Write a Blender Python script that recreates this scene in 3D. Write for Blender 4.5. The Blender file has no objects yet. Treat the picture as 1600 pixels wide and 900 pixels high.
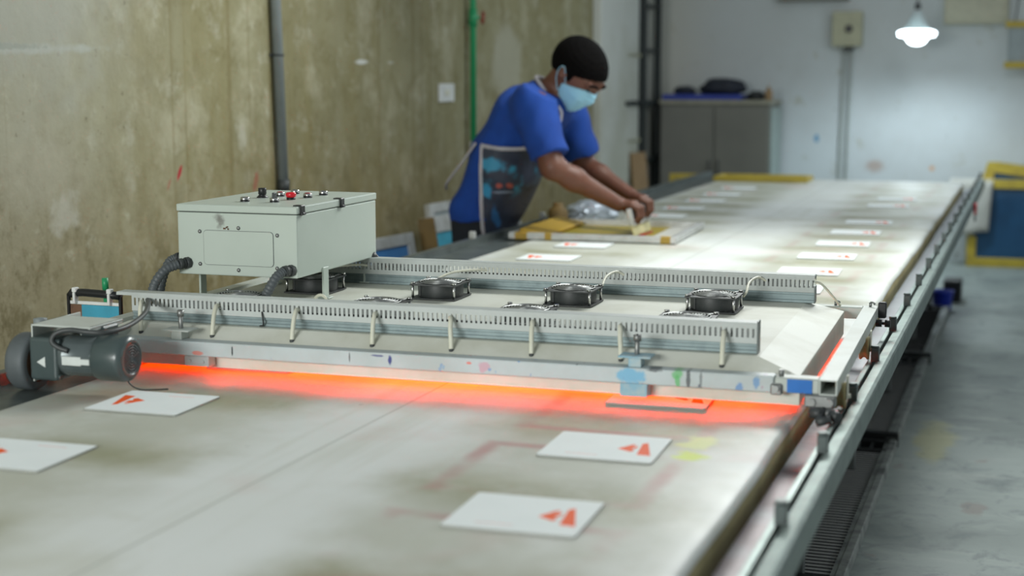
import bpy, bmesh, math, random
import numpy as np
from mathutils import Vector, Matrix, Euler

random.seed(7)
COL = bpy.context.scene.collection
SC = bpy.context.scene

# ------------------------------------------------------------------ camera
PITCH, YAW = math.radians(7.9457), math.radians(19.1076)
cam_d = bpy.data.cameras.new('camera')
cam = bpy.data.objects.new('camera', cam_d)
COL.objects.link(cam)
cam.location = (0, 0, 1.55)
cam.rotation_euler = (math.pi / 2 - PITCH, 0, YAW)
cam_d.sensor_width = 36.0
cam_d.lens = 2350.0 * 36.0 / 1600.0
cam_d.clip_end = 100
cam_d.dof.use_dof = True
cam_d.dof.focus_distance = 4.0
cam_d.dof.aperture_fstop = 2.1
SC.camera = cam

# ------------------------------------------------------------------ world, lights, exposure
W = bpy.data.worlds.new('workshop_air')
SC.world = W
W.use_nodes = True
W.node_tree.nodes['Background'].inputs['Color'].default_value = (0.86, 0.95, 1.0, 1)
W.node_tree.nodes['Background'].inputs['Strength'].default_value = 0.25

SC.view_settings.view_transform = 'Standard'
SC.view_settings.look = 'None'
SC.view_settings.gamma = 1.0
SC.view_settings.use_curve_mapping = False
SC.view_settings.exposure = 0.0


def area(name, loc, target, sx, sy, power, color):
    d = bpy.data.lights.new(name, 'AREA')
    d.shape = 'RECTANGLE'
    d.size, d.size_y = sx, sy
    d.energy = power
    d.color = color
    o = bpy.data.objects.new(name, d)
    COL.objects.link(o)
    o.location = loc
    v = Vector(target) - Vector(loc)
    o.rotation_euler = v.to_track_quat('-Z', 'Y').to_euler()
    return o


area('ceiling_tubes', (-0.55, 6.35, 2.95), (-1.2, 3.0, 0.85), 1.8, 0.6, 105, (0.97, 1.0, 0.97))
area('ceiling_tubes_far', (-0.2, 9.6, 3.2), (-1.0, 9.2, 0.85), 1.4, 0.4, 46, (0.88, 0.96, 1.0))
area('window_behind_camera', (-2.3, -2.4, 2.05), (-1.3, 3.4, 0.95), 2.4, 0.9, 235, (0.97, 1.0, 0.98))
area('side_fill', (4.4, 5.4, 2.2), (-0.6, 5.0, 0.2), 3.4, 1.6, 30, (0.94, 0.98, 1.0))  # unseen fill lamp added at the right to brighten floor and trays


# ------------------------------------------------------------------ materials
def lin(c):
    return c / 12.92 if c <= 0.04045 else ((c + 0.055) / 1.055) ** 2.4


def S(r, g, b):
    return (lin(r / 255), lin(g / 255), lin(b / 255), 1.0)


class NT:
    """small node-tree builder"""

    def __init__(self, name):
        self.m = bpy.data.materials.new(name)
        self.m.use_nodes = True
        self.t = self.m.node_tree
        self.b = self.t.nodes['Principled BSDF']
        self.tc = self.t.nodes.new('ShaderNodeTexCoord')
        self.obj = self.tc.outputs['Object']

    def n(self, typ, **kw):
        x = self.t.nodes.new(typ)
        for k, v in kw.items():
            setattr(x, k, v)
        return x

    def l(self, a, b):
        self.t.links.new(a, b)

    def put(self, sock, v):
        if hasattr(v, 'is_linked') or isinstance(v, bpy.types.NodeSocket):
            self.l(v, sock)
        else:
            sock.default_value = v

    def mapping(self, scale=(1, 1, 1), loc=(0, 0, 0), rot=(0, 0, 0), typ='POINT', src=None):
        x = self.n('ShaderNodeMapping', vector_type=typ)
        x.inputs['Scale'].default_value = scale
        x.inputs['Location'].default_value = loc
        x.inputs['Rotation'].default_value = rot
        self.l(src or self.obj, x.inputs['Vector'])
        return x.outputs['Vector']

    def noise(self, scale, detail=3.0, rough=0.55, vec=None, dist=0.0):
        x = self.n('ShaderNodeTexNoise')
        x.inputs['Scale'].default_value = scale
        x.inputs['Detail'].default_value = detail
        x.inputs['Roughness'].default_value = rough
        x.inputs['Distortion'].default_value = dist
        self.l(vec or self.obj, x.inputs['Vector'])
        return x.outputs['Fac']

    def math(self, op, a, b=0.0, c=None, clamp=False):
        x = self.n('ShaderNodeMath', operation=op, use_clamp=clamp)
        self.put(x.inputs[0], a)
        self.put(x.inputs[1], b)
        if c is not None:
            self.put(x.inputs[2], c)
        return x.outputs[0]

    def ramp(self, v, lo, hi, a=0.0, b=1.0, smooth=True):
        x = self.n('ShaderNodeMapRange')
        x.interpolation_type = 'SMOOTHSTEP' if smooth else 'LINEAR'
        self.put(x.inputs['Value'], v)
        x.inputs['From Min'].default_value = lo
        x.inputs['From Max'].default_value = hi
        x.inputs['To Min'].default_value = a
        x.inputs['To Max'].default_value = b
        return x.outputs['Result']

    def mix(self, fac, a, b, mode='MIX'):
        x = self.n('ShaderNodeMix', data_type='RGBA', blend_type=mode)
        self.put(x.inputs[0], fac)
        self.put(x.inputs[6], a)
        self.put(x.inputs[7], b)
        return x.outputs[2]

    def sep(self, vec=None):
        x = self.n('ShaderNodeSeparateXYZ')
        self.l(vec or self.obj, x.inputs[0])
        return x.outputs

    def spot(self, base, loc, radii, color, rot=(0, 0, 0), soft=0.3, wob=0.35, wscale=30.0, amount=1.0):
        """one stain of its own shape: an ellipsoid in object space with a ragged edge"""
        v = self.mapping(scale=radii, loc=loc, rot=rot, typ='TEXTURE')
        ln = self.n('ShaderNodeVectorMath', operation='LENGTH')
        self.l(v, ln.inputs[0])
        d = self.math('ADD', ln.outputs['Value'], self.math('MULTIPLY', self.math('SUBTRACT', self.noise(wscale, 3), 0.5), wob * 2))
        f = self.ramp(d, 1.0 - soft, 1.0 + soft, amount, 0.0)
        return self.mix(f, base, color)

    def finish(self, color, rough=0.5, metal=0.0, bump=None, bump_strength=0.2, bump_dist=0.01, spec=0.5):
        self.put(self.b.inputs['Base Color'], color)
        self.put(self.b.inputs['Roughness'], rough)
        self.put(self.b.inputs['Metallic'], metal)
        self.b.inputs['Specular IOR Level'].default_value = spec
        if bump is not None:
            x = self.n('ShaderNodeBump')
            x.inputs['Strength'].default_value = bump_strength
            x.inputs['Distance'].default_value = bump_dist
            self.l(bump, x.inputs['Height'])
            self.l(x.outputs['Normal'], self.b.inputs['Normal'])
        return self.m


def simple(name, c, rough=0.5, metal=0.0, c2=None, scale=12.0, amt=0.5, bump=0.0, bscale=60.0, spec=0.5):
    k = NT(name)
    if c2 is None:
        c2 = tuple(x * 0.72 for x in c[:3]) + (1,)
    f = k.ramp(k.noise(scale, 5, 0.6), 0.38, 0.72, 0, amt)
    col = k.mix(f, c, c2)
    return k.finish(col, rough, metal, k.noise(bscale, 3) if bump else None, bump, 0.004, spec)


def emit(name, color, strength):
    k = NT(name)
    k.b.inputs['Base Color'].default_value = color
    k.b.inputs['Emission Color'].default_value = color
    k.b.inputs['Emission Strength'].default_value = strength
    return k.m


M = {}
M['paint_grey'] = simple('light_grey_paint', S(196, 203, 197), 0.42, c2=S(172, 176, 164), scale=6, amt=0.6)
M['hood_paint'] = simple('dusty_hood_paint', S(216, 218, 207), 0.5, c2=S(192, 192, 175), scale=5, amt=0.7, bump=0.05, spec=0.3)
M['box_paint'] = simple('grey_green_enamel', S(188, 199, 189), 0.4, c2=S(179, 190, 179), scale=4, amt=0.5)
M['duct'] = simple('grey_plastic_duct', S(187, 193, 190), 0.45, c2=S(165, 170, 164), scale=8, amt=0.5)
M['galv'] = simple('galvanised_steel', S(134, 149, 150), 0.5, 0.5, c2=S(108, 122, 124), scale=25, amt=0.7)
M['alu'] = simple('brushed_aluminium', S(126, 140, 136), 0.46, 0.7, c2=S(98, 110, 106), scale=14, amt=0.7)
M['rail_dark'] = simple('dull_dark_rail_metal', S(104, 112, 110), 0.4, 0.5, c2=S(70, 76, 76), scale=9, amt=0.8)
M['gutter'] = None
M['groove'] = simple('black_rubber_groove', S(22, 24, 24), 0.7)
M['olive'] = simple('olive_table_padding', S(184, 172, 126), 0.85, c2=S(140, 128, 88), scale=7, amt=0.8)
M['black'] = simple('black_plastic', S(30, 32, 33), 0.42)
M['fan_black'] = simple('black_fan_housing', S(46, 50, 50), 0.5, c2=S(70, 72, 70), scale=30, amt=0.5)
M['chrome'] = simple('bright_steel', S(208, 208, 205), 0.24, 1.0, c2=S(160, 160, 158), amt=0.4)
M['guard'] = simple('satin_guard_wire', S(158, 160, 158), 0.36, 0.8, c2=S(130, 132, 130), amt=0.3)
M['steel'] = simple('dull_steel', S(150, 152, 150), 0.45, 0.8)
M['cable_white'] = simple('cream_cable_sheath', S(222, 222, 204), 0.5, c2=S(196, 194, 170), amt=0.4)
M['cable_grey'] = simple('dark_grey_cable', S(62, 66, 66), 0.5)
M['hose'] = None
M['motor'] = simple('dark_green_grey_motor_paint', S(70, 82, 82), 0.28, c2=S(54, 64, 64), scale=7, amt=0.6)
M['motor_body'] = simple('motor_aluminium_paint', S(98, 108, 108), 0.3, 0.2, c2=S(76, 86, 86), scale=10, amt=0.6)
M['rubber'] = simple('grey_rubber_tyre', S(88, 95, 97), 0.6, c2=S(70, 74, 74), amt=0.5)
M['rust'] = simple('rusty_brown_hub', S(112, 82, 60), 0.75, c2=S(78, 58, 46), scale=30, amt=0.8)
M['sticker'] = simple('white_sticker', S(206, 212, 208), 0.4)
M['red_btn'] = simple('red_button_plastic', S(232, 34, 50), 0.3)
M['red_lens'] = simple('dark_red_lens', S(170, 60, 66), 0.25)
M['card'] = simple('white_card', S(236, 242, 241), 0.6, c2=S(228, 235, 234), amt=0.4, spec=0.25)
M['card_edge'] = simple('card_core', S(150, 152, 146), 0.7)
M['orange_ink'] = simple('orange_red_ink', S(246, 98, 34), 0.6, c2=S(236, 84, 26), spec=0.25)
M['pale_ink'] = simple('pale_red_ink', S(238, 206, 202), 0.5)
M['blue_paint'] = simple('bright_blue_paint', S(34, 116, 200), 0.35, c2=S(28, 98, 172))
M['yellow'] = simple('yellow_tape', S(182, 148, 52), 0.5, c2=S(184, 150, 40), scale=20, amt=0.7)
M['yellow_dull'] = simple('dull_yellow_paint', S(190, 168, 60), 0.55, c2=S(160, 140, 58), scale=8, amt=0.6)
M['blue_panel'] = simple('dark_blue_sheet', S(34, 80, 116), 0.4, c2=S(22, 58, 88), scale=3, amt=0.7)
M['mesh_olive'] = simple('emulsion_olive_mesh', S(150, 138, 40), 0.4, c2=S(176, 140, 34), scale=9, amt=0.8)
M['mesh_blue'] = simple('blue_emulsion_mesh', S(62, 128, 190), 0.45, c2=S(50, 110, 170))
M['mesh_teal'] = simple('teal_emulsion_mesh', S(66, 160, 186), 0.45, c2=S(54, 130, 150))
M['mesh_grey'] = simple('grey_blue_mesh', S(150, 162, 164), 0.5)
M['frame_alu'] = simple('screen_frame_aluminium', S(196, 198, 196), 0.4, 0.35, c2=S(160, 160, 152), scale=16, amt=0.6)
M['brown'] = simple('brown_board', S(122, 98, 52), 0.7, c2=S(74, 66, 44), scale=8, amt=0.8)
M['cardboard'] = simple('cardboard', S(148, 122, 88), 0.8)
M['green_paint'] = simple('green_frame_paint', S(70, 186, 92), 0.45)
M['green_pipe'] = simple('green_plastic_pipe', S(44, 160, 104), 0.4, c2=S(36, 140, 92))
M['pipe_grey'] = simple('grey_plastic_pipe', S(128, 136, 136), 0.5, c2=S(104, 112, 112), scale=9)
M['rusty_red'] = simple('rusty_red_valve', S(140, 66, 46), 0.6)
M['switch_beige'] = simple('beige_box_paint', S(176, 176, 148), 0.5)
M['panel_beige'] = simple('pale_beige_board', S(186, 186, 164), 0.55)
M['ladder'] = simple('black_green_steel', S(32, 42, 42), 0.5)
M['cab'] = simple('grey_brown_cabinet_paint', S(112, 112, 104), 0.5, c2=S(98, 98, 92), scale=3)
M['cab_edge'] = simple('pale_cabinet_top', S(150, 148, 132), 0.6)
M['glassy'] = simple('pale_green_side_panel', S(140, 156, 150), 0.3)
M['navy'] = simple('navy_bag_fabric', S(30, 36, 48), 0.7)
M['pale_blue'] = simple('pale_blue_splashed_paint', S(130, 178, 198), 0.45, c2=S(176, 190, 190), scale=30, amt=0.9)
M['royal'] = simple('royal_blue_sheet', S(36, 60, 156), 0.5)
M['bucket'] = simple('blue_bucket_plastic', S(36, 60, 190), 0.4)
M['drip'] = simple('grey_drip_sheet', S(236, 238, 234), 0.7, c2=S(222, 224, 218))
M['conduit'] = simple('pale_grey_conduit', S(176, 184, 180), 0.5)
M['rag'] = simple('grey_white_rag', S(190, 190, 182), 0.9, c2=S(160, 160, 150))
M['wire'] = simple('dark_wire', S(30, 32, 32), 0.5, 0.4)
M['tray_frame'] = simple('worn_tray_frame', S(150, 156, 152), 0.5, 0.1, c2=S(52, 56, 56), scale=12, amt=0.9)
M['stop'] = simple('grey_green_stop', S(92, 102, 100), 0.45, 0.3, c2=S(56, 62, 62), amt=0.7)
M['leg'] = simple('grey_leg_paint', S(100, 106, 104), 0.5)
M['silver'] = simple('silver_foil', S(186, 196, 206), 0.35, 0.5, c2=S(150, 160, 170), scale=25, amt=0.7, bump=0.5, bscale=25)
M['white_plastic'] = simple('white_plastic', S(226, 228, 224), 0.4)
M['squeegee'] = simple('pale_yellow_blade', S(216, 210, 160), 0.4)
M['red_ink'] = simple('wet_red_ink', S(190, 40, 46), 0.2)
M['skin'] = simple('brown_skin', S(104, 65, 48), 0.5, c2=S(86, 52, 38), scale=14, amt=0.5)
M['hair'] = simple('black_hair', S(8, 7, 7), 0.85, bump=0.8, bscale=160, spec=0.08)
M['shirt'] = simple('blue_shirt_cotton', S(12, 62, 144), 0.9, c2=S(9, 48, 120), scale=5, amt=0.6, bump=0.25, bscale=14)
M['trousers'] = simple('black_trouser_cloth', S(26, 30, 38), 0.9)
M['trim'] = simple('pale_piping', S(176, 172, 176), 0.8)
M['mask'] = simple('light_blue_mask', S(150, 200, 222), 0.8, c2=S(138, 190, 214))
M['shoe'] = simple('dark_shoe', S(34, 34, 36), 0.6)
M['eye'] = simple('dark_eye', S(20, 14, 12), 0.2)
M['heater'] = emit('glowing_heater_tube', (1.0, 0.038, 0.0, 1), 100.0)
M['bulb'] = emit('bulb_glass', (0.80, 0.94, 1.0, 1), 9.0)
M['shade'] = None


def mk_hose():
    k = NT('ribbed_grey_hose')
    w = k.n('ShaderNodeTexNoise')
    return k.finish(S(84, 90, 92), 0.5, 0, k.noise(300, 1), 0.3, 0.002)


M['hose'] = mk_hose()

# lamp shade: thin translucent enamel
k = NT('lamp_shade_enamel')
k.b.inputs['Transmission Weight'].default_value = 0.25
M['shade'] = k.finish(S(196, 206, 206), 0.35)


def mk_wall_left():
    k = NT('stained_concrete_wall')
    s = k.sep()
    y, z = s[1], s[2]
    big = k.noise(0.9, 5, 0.6)
    streak = k.noise(1.0, 4, 0.6, k.mapping(scale=(1, 5.0, 0.35)))
    fine = k.noise(9, 6, 0.7)
    blot = k.noise(3.2, 5, 0.65)
    col = k.mix(k.ramp(big, 0.36, 0.64), S(134, 129, 95), S(150, 146, 114))
    col = k.mix(k.ramp(streak, 0.42, 0.72, 0, 0.5), col, S(130, 120, 72))
    col = k.mix(k.ramp(k.noise(6.5, 6, 0.72, dist=0.4), 0.48, 0.66, 0, 0.55), col, S(118, 110, 70))
    col = k.mix(k.ramp(k.noise(5.0, 6, 0.72, k.mapping(loc=(4, 9, 2))), 0.54, 0.70, 0, 0.6), col, S(178, 176, 156))
    col = k.mix(k.ramp(blot, 0.50, 0.70, 0, 0.55), col, S(182, 178, 152))
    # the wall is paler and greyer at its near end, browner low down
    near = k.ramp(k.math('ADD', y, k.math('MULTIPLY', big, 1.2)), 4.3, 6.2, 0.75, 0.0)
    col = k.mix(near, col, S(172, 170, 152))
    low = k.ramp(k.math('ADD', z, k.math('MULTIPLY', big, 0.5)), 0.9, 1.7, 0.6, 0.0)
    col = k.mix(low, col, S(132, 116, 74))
    col = k.mix(k.ramp(fine, 0.56, 0.76, 0, 0.6), col, S(190, 188, 166))
    col = k.mix(k.ramp(k.noise(26, 4, 0.7), 0.62, 0.74, 0, 0.75), col, S(96, 86, 56))
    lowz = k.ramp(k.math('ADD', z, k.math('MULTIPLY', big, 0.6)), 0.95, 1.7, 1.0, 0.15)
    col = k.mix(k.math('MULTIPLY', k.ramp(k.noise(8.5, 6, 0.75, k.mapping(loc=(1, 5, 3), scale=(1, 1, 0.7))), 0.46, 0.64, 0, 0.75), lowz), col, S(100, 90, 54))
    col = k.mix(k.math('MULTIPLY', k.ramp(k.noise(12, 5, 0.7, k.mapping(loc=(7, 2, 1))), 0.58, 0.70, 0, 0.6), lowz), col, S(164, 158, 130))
    # dark drip lines
    drip = k.noise(1.0, 2, 0.5, k.mapping(scale=(1, 16.0, 0.10)))
    col = k.mix(k.ramp(drip, 0.62, 0.72, 0, 0.5), col, S(116, 104, 62))
    # formwork seam lines
    for yy in (5.62, 5.98, 7.6, 9.05, 10.3):
        d = k.math('ABSOLUTE', k.math('SUBTRACT', y, yy))
        col = k.mix(k.ramp(d, 0.004, 0.03, 0.45, 0), col, S(112, 100, 56))
    # marks with a shape of their own
    W1 = S(178, 182, 172)
    col = k.spot(col, (0, 4.18, 1.645), (99, 0.42, 0.016), W1, rot=(math.radians(1), 0, 0), wob=0.9, wscale=16, soft=0.5)
    col = k.spot(col, (0, 4.05, 1.655), (99, 0.30, 0.012), S(136, 144, 132), wob=0.7, wscale=40)
    col = k.spot(col, (0, 4.35, 1.25), (99, 0.22, 0.12), S(172, 168, 148), wob=1.2, wscale=9, soft=0.7, amount=0.5)
    col = k.spot(col, (0, 4.45, 1.08), (99, 0.07, 0.06), S(186, 184, 170), wob=1.3, wscale=16, soft=0.5, amount=0.6)
    col = k.spot(col, (0, 4.3, 1.85), (99, 0.45, 0.30), S(166, 168, 158), wob=1.0, wscale=5, soft=0.8, amount=0.7)
    col = k.spot(col, (0, 5.21, 1.178), (99, 0.010, 0.036), S(168, 40, 44), rot=(math.radians(-32), 0, 0), wob=0.3)
    col = k.spot(col, (0, 5.13, 1.135), (99, 0.008, 0.024), S(160, 92, 74), rot=(math.radians(-30), 0, 0), wob=0.3, amount=0.6)
    col = k.spot(col, (0, 5.83, 1.105), (99, 0.018, 0.05), S(150, 84, 66), rot=(math.radians(-25), 0, 0), wob=0.8, amount=0.7)
    col = k.spot(col, (0, 5.72, 1.30), (99, 0.03, 0.05), S(180, 178, 160), wob=0.9, soft=0.5, amount=0.7)
    col = k.spot(col, (0, 6.94, 1.63), (99, 0.07, 0.012), S(206, 208, 200), wob=0.6)
    col = k.spot(col, (0, 7.3, 1.63), (99, 0.04, 0.008), S(190, 190, 178), wob=0.6, amount=0.6)
    col = k.spot(col, (0, 9.15, 1.67), (99, 0.27, 0.22), S(168, 166, 146), wob=0.5, wscale=5, soft=0.3, amount=0.8)
    bump = k.math('ADD', k.math('MULTIPLY', fine, 0.6), blot)
    return k.finish(col, 0.85, 0, bump, 0.55, 0.02)


def mk_wall_back():
    k = NT('white_limewashed_wall')
    big = k.noise(0.8, 4, 0.6)
    col = k.mix(k.ramp(big, 0.35, 0.65), S(204, 212, 214), S(192, 198, 198))
    s = k.sep()
    edge = k.ramp(k.math('ADD', s[0], k.math('MULTIPLY', big, 1.4)), -2.7, -1.5, 0.75, 0.0)
    col = k.mix(edge, col, S(188, 186, 172))
    col = k.mix(k.ramp(k.noise(4, 5, 0.65), 0.62, 0.74, 0, 0.6), col, S(166, 164, 140))
    col = k.mix(k.ramp(k.noise(9, 3, 0.6), 0.70, 0.76, 0, 0.6), col, S(120, 122, 118))
    col = k.spot(col, (-1.80, 0, 1.03), (0.02, 99, 0.035), S(96, 150, 186), wob=0.5)
    col = k.spot(col, (-1.30, 0, 0.80), (0.07, 99, 0.05), S(178, 164, 156), wob=0.9, soft=0.6)
    col = k.spot(col, (-0.82, 0, 0.79), (0.02, 99, 0.02), S(206, 160, 120), wob=0.5)
    return k.finish(col, 0.8, 0, k.noise(7, 5), 0.25, 0.02)


def mk_trim():
    k = NT('smooth_white_plaster')
    col = k.mix(k.ramp(k.noise(1.4, 4), 0.35, 0.7), S(206, 210, 204), S(180, 182, 168))
    return k.finish(col, 0.75, 0, k.noise(6, 4), 0.15, 0.02)


def mk_floor():
    k = NT('worn_concrete_floor')
    big = k.noise(0.9, 5, 0.6)
    col = k.mix(k.ramp(big, 0.36, 0.66), S(150, 160, 156), S(126, 136, 132))
    mid = k.noise(2.6, 6, 0.68, dist=0.6)
    col = k.mix(k.ramp(mid, 0.50, 0.70, 0, 0.6), col, S(96, 106, 106))
    st = k.noise(1.0, 5, 0.6, k.mapping(scale=(2.0, 7.0, 1)))
    col = k.mix(k.ramp(st, 0.52, 0.70, 0, 0.35), col, S(182, 188, 182))
    col = k.mix(k.ramp(k.noise(5, 4, 0.6), 0.66, 0.76, 0, 0.5), col, S(132, 108, 98))
    col = k.mix(k.ramp(k.noise(22, 3, 0.7), 0.64, 0.76, 0, 0.5), col, S(92, 98, 98))
    col = k.spot(col, (-0.35, 6.6, 0), (0.08, 0.35, 99), S(170, 168, 120), wob=0.7, wscale=8, amount=0.6)
    col = k.spot(col, (-0.15, 5.55, 0), (0.04, 0.10, 99), S(126, 108, 98), wob=1.3, wscale=9, amount=0.45)
    col = k.mix(k.ramp(k.noise(7, 6, 0.75, dist=0.8), 0.52, 0.66, 0, 0.55), col, S(98, 110, 110))
    return k.finish(col, 0.6, 0, k.noise(16, 5), 0.15, 0.01)


def mk_blanket():
    k = NT('stained_print_blanket')
    s = k.sep()
    x, y = s[0], s[1]
    big = k.noise(1.6, 4, 0.6)
    wob = k.math('MULTIPLY', k.math('SUBTRACT', k.noise(3.0, 4, 0.6), 0.5), 0.34)
    xx = k.math('ADD', x, wob)
    clean, mid, dirt = S(222, 226, 223), S(192, 193, 178), S(156, 156, 130)
    col = k.mix(k.ramp(big, 0.35, 0.65), clean, S(216, 220, 214))
    dr = k.ramp(k.math('ABSOLUTE', k.math('ADD', xx, 0.76)), 0.14, 0.34, 1, 0)
    dl = k.ramp(k.math('ABSOLUTE', k.math('ADD', xx, 1.74)), 0.18, 0.42, 1, 0)
    dd = k.math('MAXIMUM', dr, dl)
    # heavier dirt in the gaps between the cards, every half metre
    per = k.math('ABSOLUTE', k.math('SUBTRACT', k.math('FRACT', k.math('DIVIDE', k.math('ADD', y, 0.03 + 0.25 - 2.485 + 5), 0.49)), 0.5))
    gap = k.ramp(per, 0.0, 0.32, 1.0, 0.55)
    dd = k.math('MULTIPLY', dd, gap)
    dd = k.math('MULTIPLY', dd, k.ramp(k.noise(5, 5, 0.65), 0.22, 0.6, 0.45, 1.0))
    col = k.mix(dd, col, dirt)
    col = k.mix(k.ramp(k.noise(2.2, 5, 0.6, dist=0.5), 0.50, 0.72, 0, 0.6), col, mid)
    # long rubbed streaks down the table
    rub = k.noise(1.0, 5, 0.6, k.mapping(scale=(9, 0.7, 1), rot=(0, 0, 0.12)))
    col = k.mix(k.ramp(rub, 0.52, 0.75, 0, 0.45), col, S(190, 192, 178))
    # faint pink outlines left by the screens round the right-hand cards
    yl = k.math('MULTIPLY', k.math('SUBTRACT', k.math('FRACT', k.math('DIVIDE', k.math('SUBTRACT', y, 2.265 - 4.9), 0.49)), 0.5), 0.49)
    qx = k.math('SUBTRACT', k.math('ABSOLUTE', k.math('ADD', x, 0.775)), 0.185)
    qy = k.math('SUBTRACT', k.math('ABSOLUTE', yl), 0.165)
    q = k.math('ABSOLUTE', k.math('ADD', k.math('MAXIMUM', qx, qy), k.math('MULTIPLY', wob, 0.12)))
    ln = k.ramp(q, 0.003, 0.030, 0.7, 0)
    ln = k.math('MULTIPLY', ln, k.ramp(k.noise(4, 3), 0.36, 0.62))
    ln = k.math('MULTIPLY', ln, k.ramp(y, 3.0, 3.3, 1.0, 0.35))
    col = k.mix(ln, col, S(178, 124, 122))
    # pink blush, scuffs and specks
    col = k.mix(k.math('MULTIPLY', k.ramp(k.noise(2.4, 3, 0.5, k.mapping(loc=(3, 7, 0))), 0.58, 0.74, 0, 0.30), 1.0), col, S(206, 164, 158))
    col = k.mix(k.ramp(k.noise(13, 2, 0.5), 0.76, 0.80, 0, 0.55), col, S(120, 120, 108))
    L = S(196, 214, 60)
    col = k.spot(col, (-0.59, 2.79, 0), (0.028, 0.055, 99), S(206, 214, 120), wob=1.3, wscale=22, soft=0.5, amount=0.75)
    col = k.spot(col, (-0.582, 2.70, 0), (0.026, 0.03, 99), L, wob=1.0, wscale=30, soft=0.4)
    sx = k.math('ABSOLUTE', k.math('ADD', k.math('ADD', x, 1.262), k.math('MULTIPLY', wob, 0.012)))
    col = k.mix(k.ramp(sx, 0.0008, 0.005, 0.4, 0), col, S(128, 132, 118))
    fine = k.noise(14, 4, 0.6)
    return k.finish(col, k.ramp(k.noise(3.5, 4), 0.3, 0.7, 0.36, 0.52), 0, k.math('ADD', fine, k.noise(3, 2)), 0.06, 0.01, spec=0.25)


def mk_beam():
    k = NT('splashed_light_grey_paint')
    col = k.mix(k.ramp(k.noise(5, 4), 0.35, 0.7), S(196, 206, 208), S(180, 188, 186))
    s = k.sep()
    sp = k.ramp(k.noise(45, 2, 0.5, k.mapping(scale=(1, 1, 0.7))), 0.66, 0.70, 0, 0.8)
    sp = k.math('MULTIPLY', sp, k.ramp(s[0], -1.1, -0.6, 0.12, 1.0))
    hue = k.n('ShaderNodeValToRGB')
    k.l(k.noise(7, 1), hue.inputs[0])
    e = hue.color_ramp.elements
    e[0].position, e[0].color = 0.30, S(60, 110, 190)
    e[1].position, e[1].color = 0.70, S(60, 70, 80)
    for p_, c_ in ((0.42, S(70, 150, 200)), (0.5, S(206, 120, 130)), (0.6, S(50, 60, 90))):
        el = e.new(p_)
        el.color = c_
    col = k.mix(sp, col, hue.outputs[0])
    B, G, Kk = S(96, 176, 214), S(90, 180, 100), S(52, 56, 60)
    col = k.spot(col, (-0.40, 0, 0.914), (0.030, 99, 0.016), B, wob=0.75, amount=0.8, wscale=60)
    col = k.spot(col, (-0.298, 0, 0.924), (0.012, 99, 0.010), G, wob=0.8, amount=0.75, wscale=60)
    col = k.spot(col, (-0.298, 0, 0.910), (0.005, 99, 0.014), G, wob=0.75, amount=0.8, wscale=60)
    col = k.spot(col, (-0.35, 0, 0.930), (0.016, 99, 0.004), Kk, wob=0.8, amount=0.75, wscale=60)
    col = k.spot(col, (-0.275, 0, 0.914), (0.004, 99, 0.022), Kk, wob=0.75, amount=0.8, wscale=60)
    col = k.spot(col, (-0.248, 0, 0.912), (0.003, 99, 0.020), S(110, 116, 116), wob=0.8, amount=0.75, wscale=60)
    col = k.spot(col, (-0.165, 0, 0.905), (0.008, 99, 0.008), S(70, 130, 196), wob=0.9, wscale=90, amount=0.7)
    col = k.spot(col, (-0.130, 0, 0.918), (0.007, 99, 0.012), S(80, 140, 196), wob=0.9, wscale=90, amount=0.7)
    col = k.spot(col, (-0.735, 0, 0.915), (0.012, 99, 0.012), S(208, 150, 168), wob=0.9, wscale=90, amount=0.7)
    col = k.spot(col, (-0.99, 0, 0.925), (0.014, 99, 0.0025), S(70, 76, 130), wob=0.75, amount=0.8, wscale=60)
    col = k.spot(col, (-0.96, 0, 0.917), (0.005, 99, 0.010), S(60, 66, 130), wob=0.6, wscale=80)
    col = k.spot(col, (-1.06, 0, 0.918), (0.0015, 99, 0.010), Kk, wob=0.75, amount=0.8)
    col = k.spot(col, (-1.36, 0, 0.915), (0.002, 99, 0.012), Kk, wob=0.6, wscale=80)
    col = k.spot(col, (-1.452, 0, 0.905), (0.014, 99, 0.005), S(230, 130, 112), wob=0.75, amount=0.8)
    col = k.spot(col, (-0.77, 0, 0.921), (0.006, 99, 0.003), S(226, 100, 80), wob=0.75, amount=0.8)
    return k.finish(col, 0.4)


def mk_apron():
    k = NT('printed_navy_apron')
    col = k.mix(k.ramp(k.noise(4, 3), 0.4, 0.7), S(30, 38, 56), S(38, 46, 62))
    tq = k.ramp(k.noise(9, 5, 0.65), 0.52, 0.66, 0, 1)
    s = k.sep()
    zz = k.ramp(k.math('ABSOLUTE', k.math('SUBTRACT', s[2], 1.12)), 0.02, 0.13, 1, 0)
    col = k.mix(k.math('MULTIPLY', tq, zz), col, S(34, 122, 150))
    col = k.spot(col, (0.12, -0.1, 1.17), (0.07, 0.4, 0.03), S(46, 130, 164), wob=0.9, wscale=22)
    col = k.spot(col, (0.10, -0.1, 1.05), (0.022, 0.4, 0.035), S(40, 130, 170), wob=0.6, wscale=22)
    col = k.spot(col, (0.155, -0.1, 1.075), (0.014, 0.4, 0.012), S(150, 70, 60), wob=0.5, wscale=40)
    col = k.spot(col, (0.195, -0.1, 1.075), (0.012, 0.4, 0.012), S(140, 66, 58), wob=0.5, wscale=40)
    col = k.spot(col, (0.16, -0.1, 1.045), (0.04, 0.4, 0.005), S(110, 122, 140), wob=0.5, wscale=60)
    col = k.spot(col, (0.12, -0.1, 0.93), (0.014, 0.4, 0.05), S(36, 92, 140), wob=0.8, wscale=22, amount=0.8)
    return k.finish(col, 0.6, 0, k.noise(12, 3), 0.2, 0.01)


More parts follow.
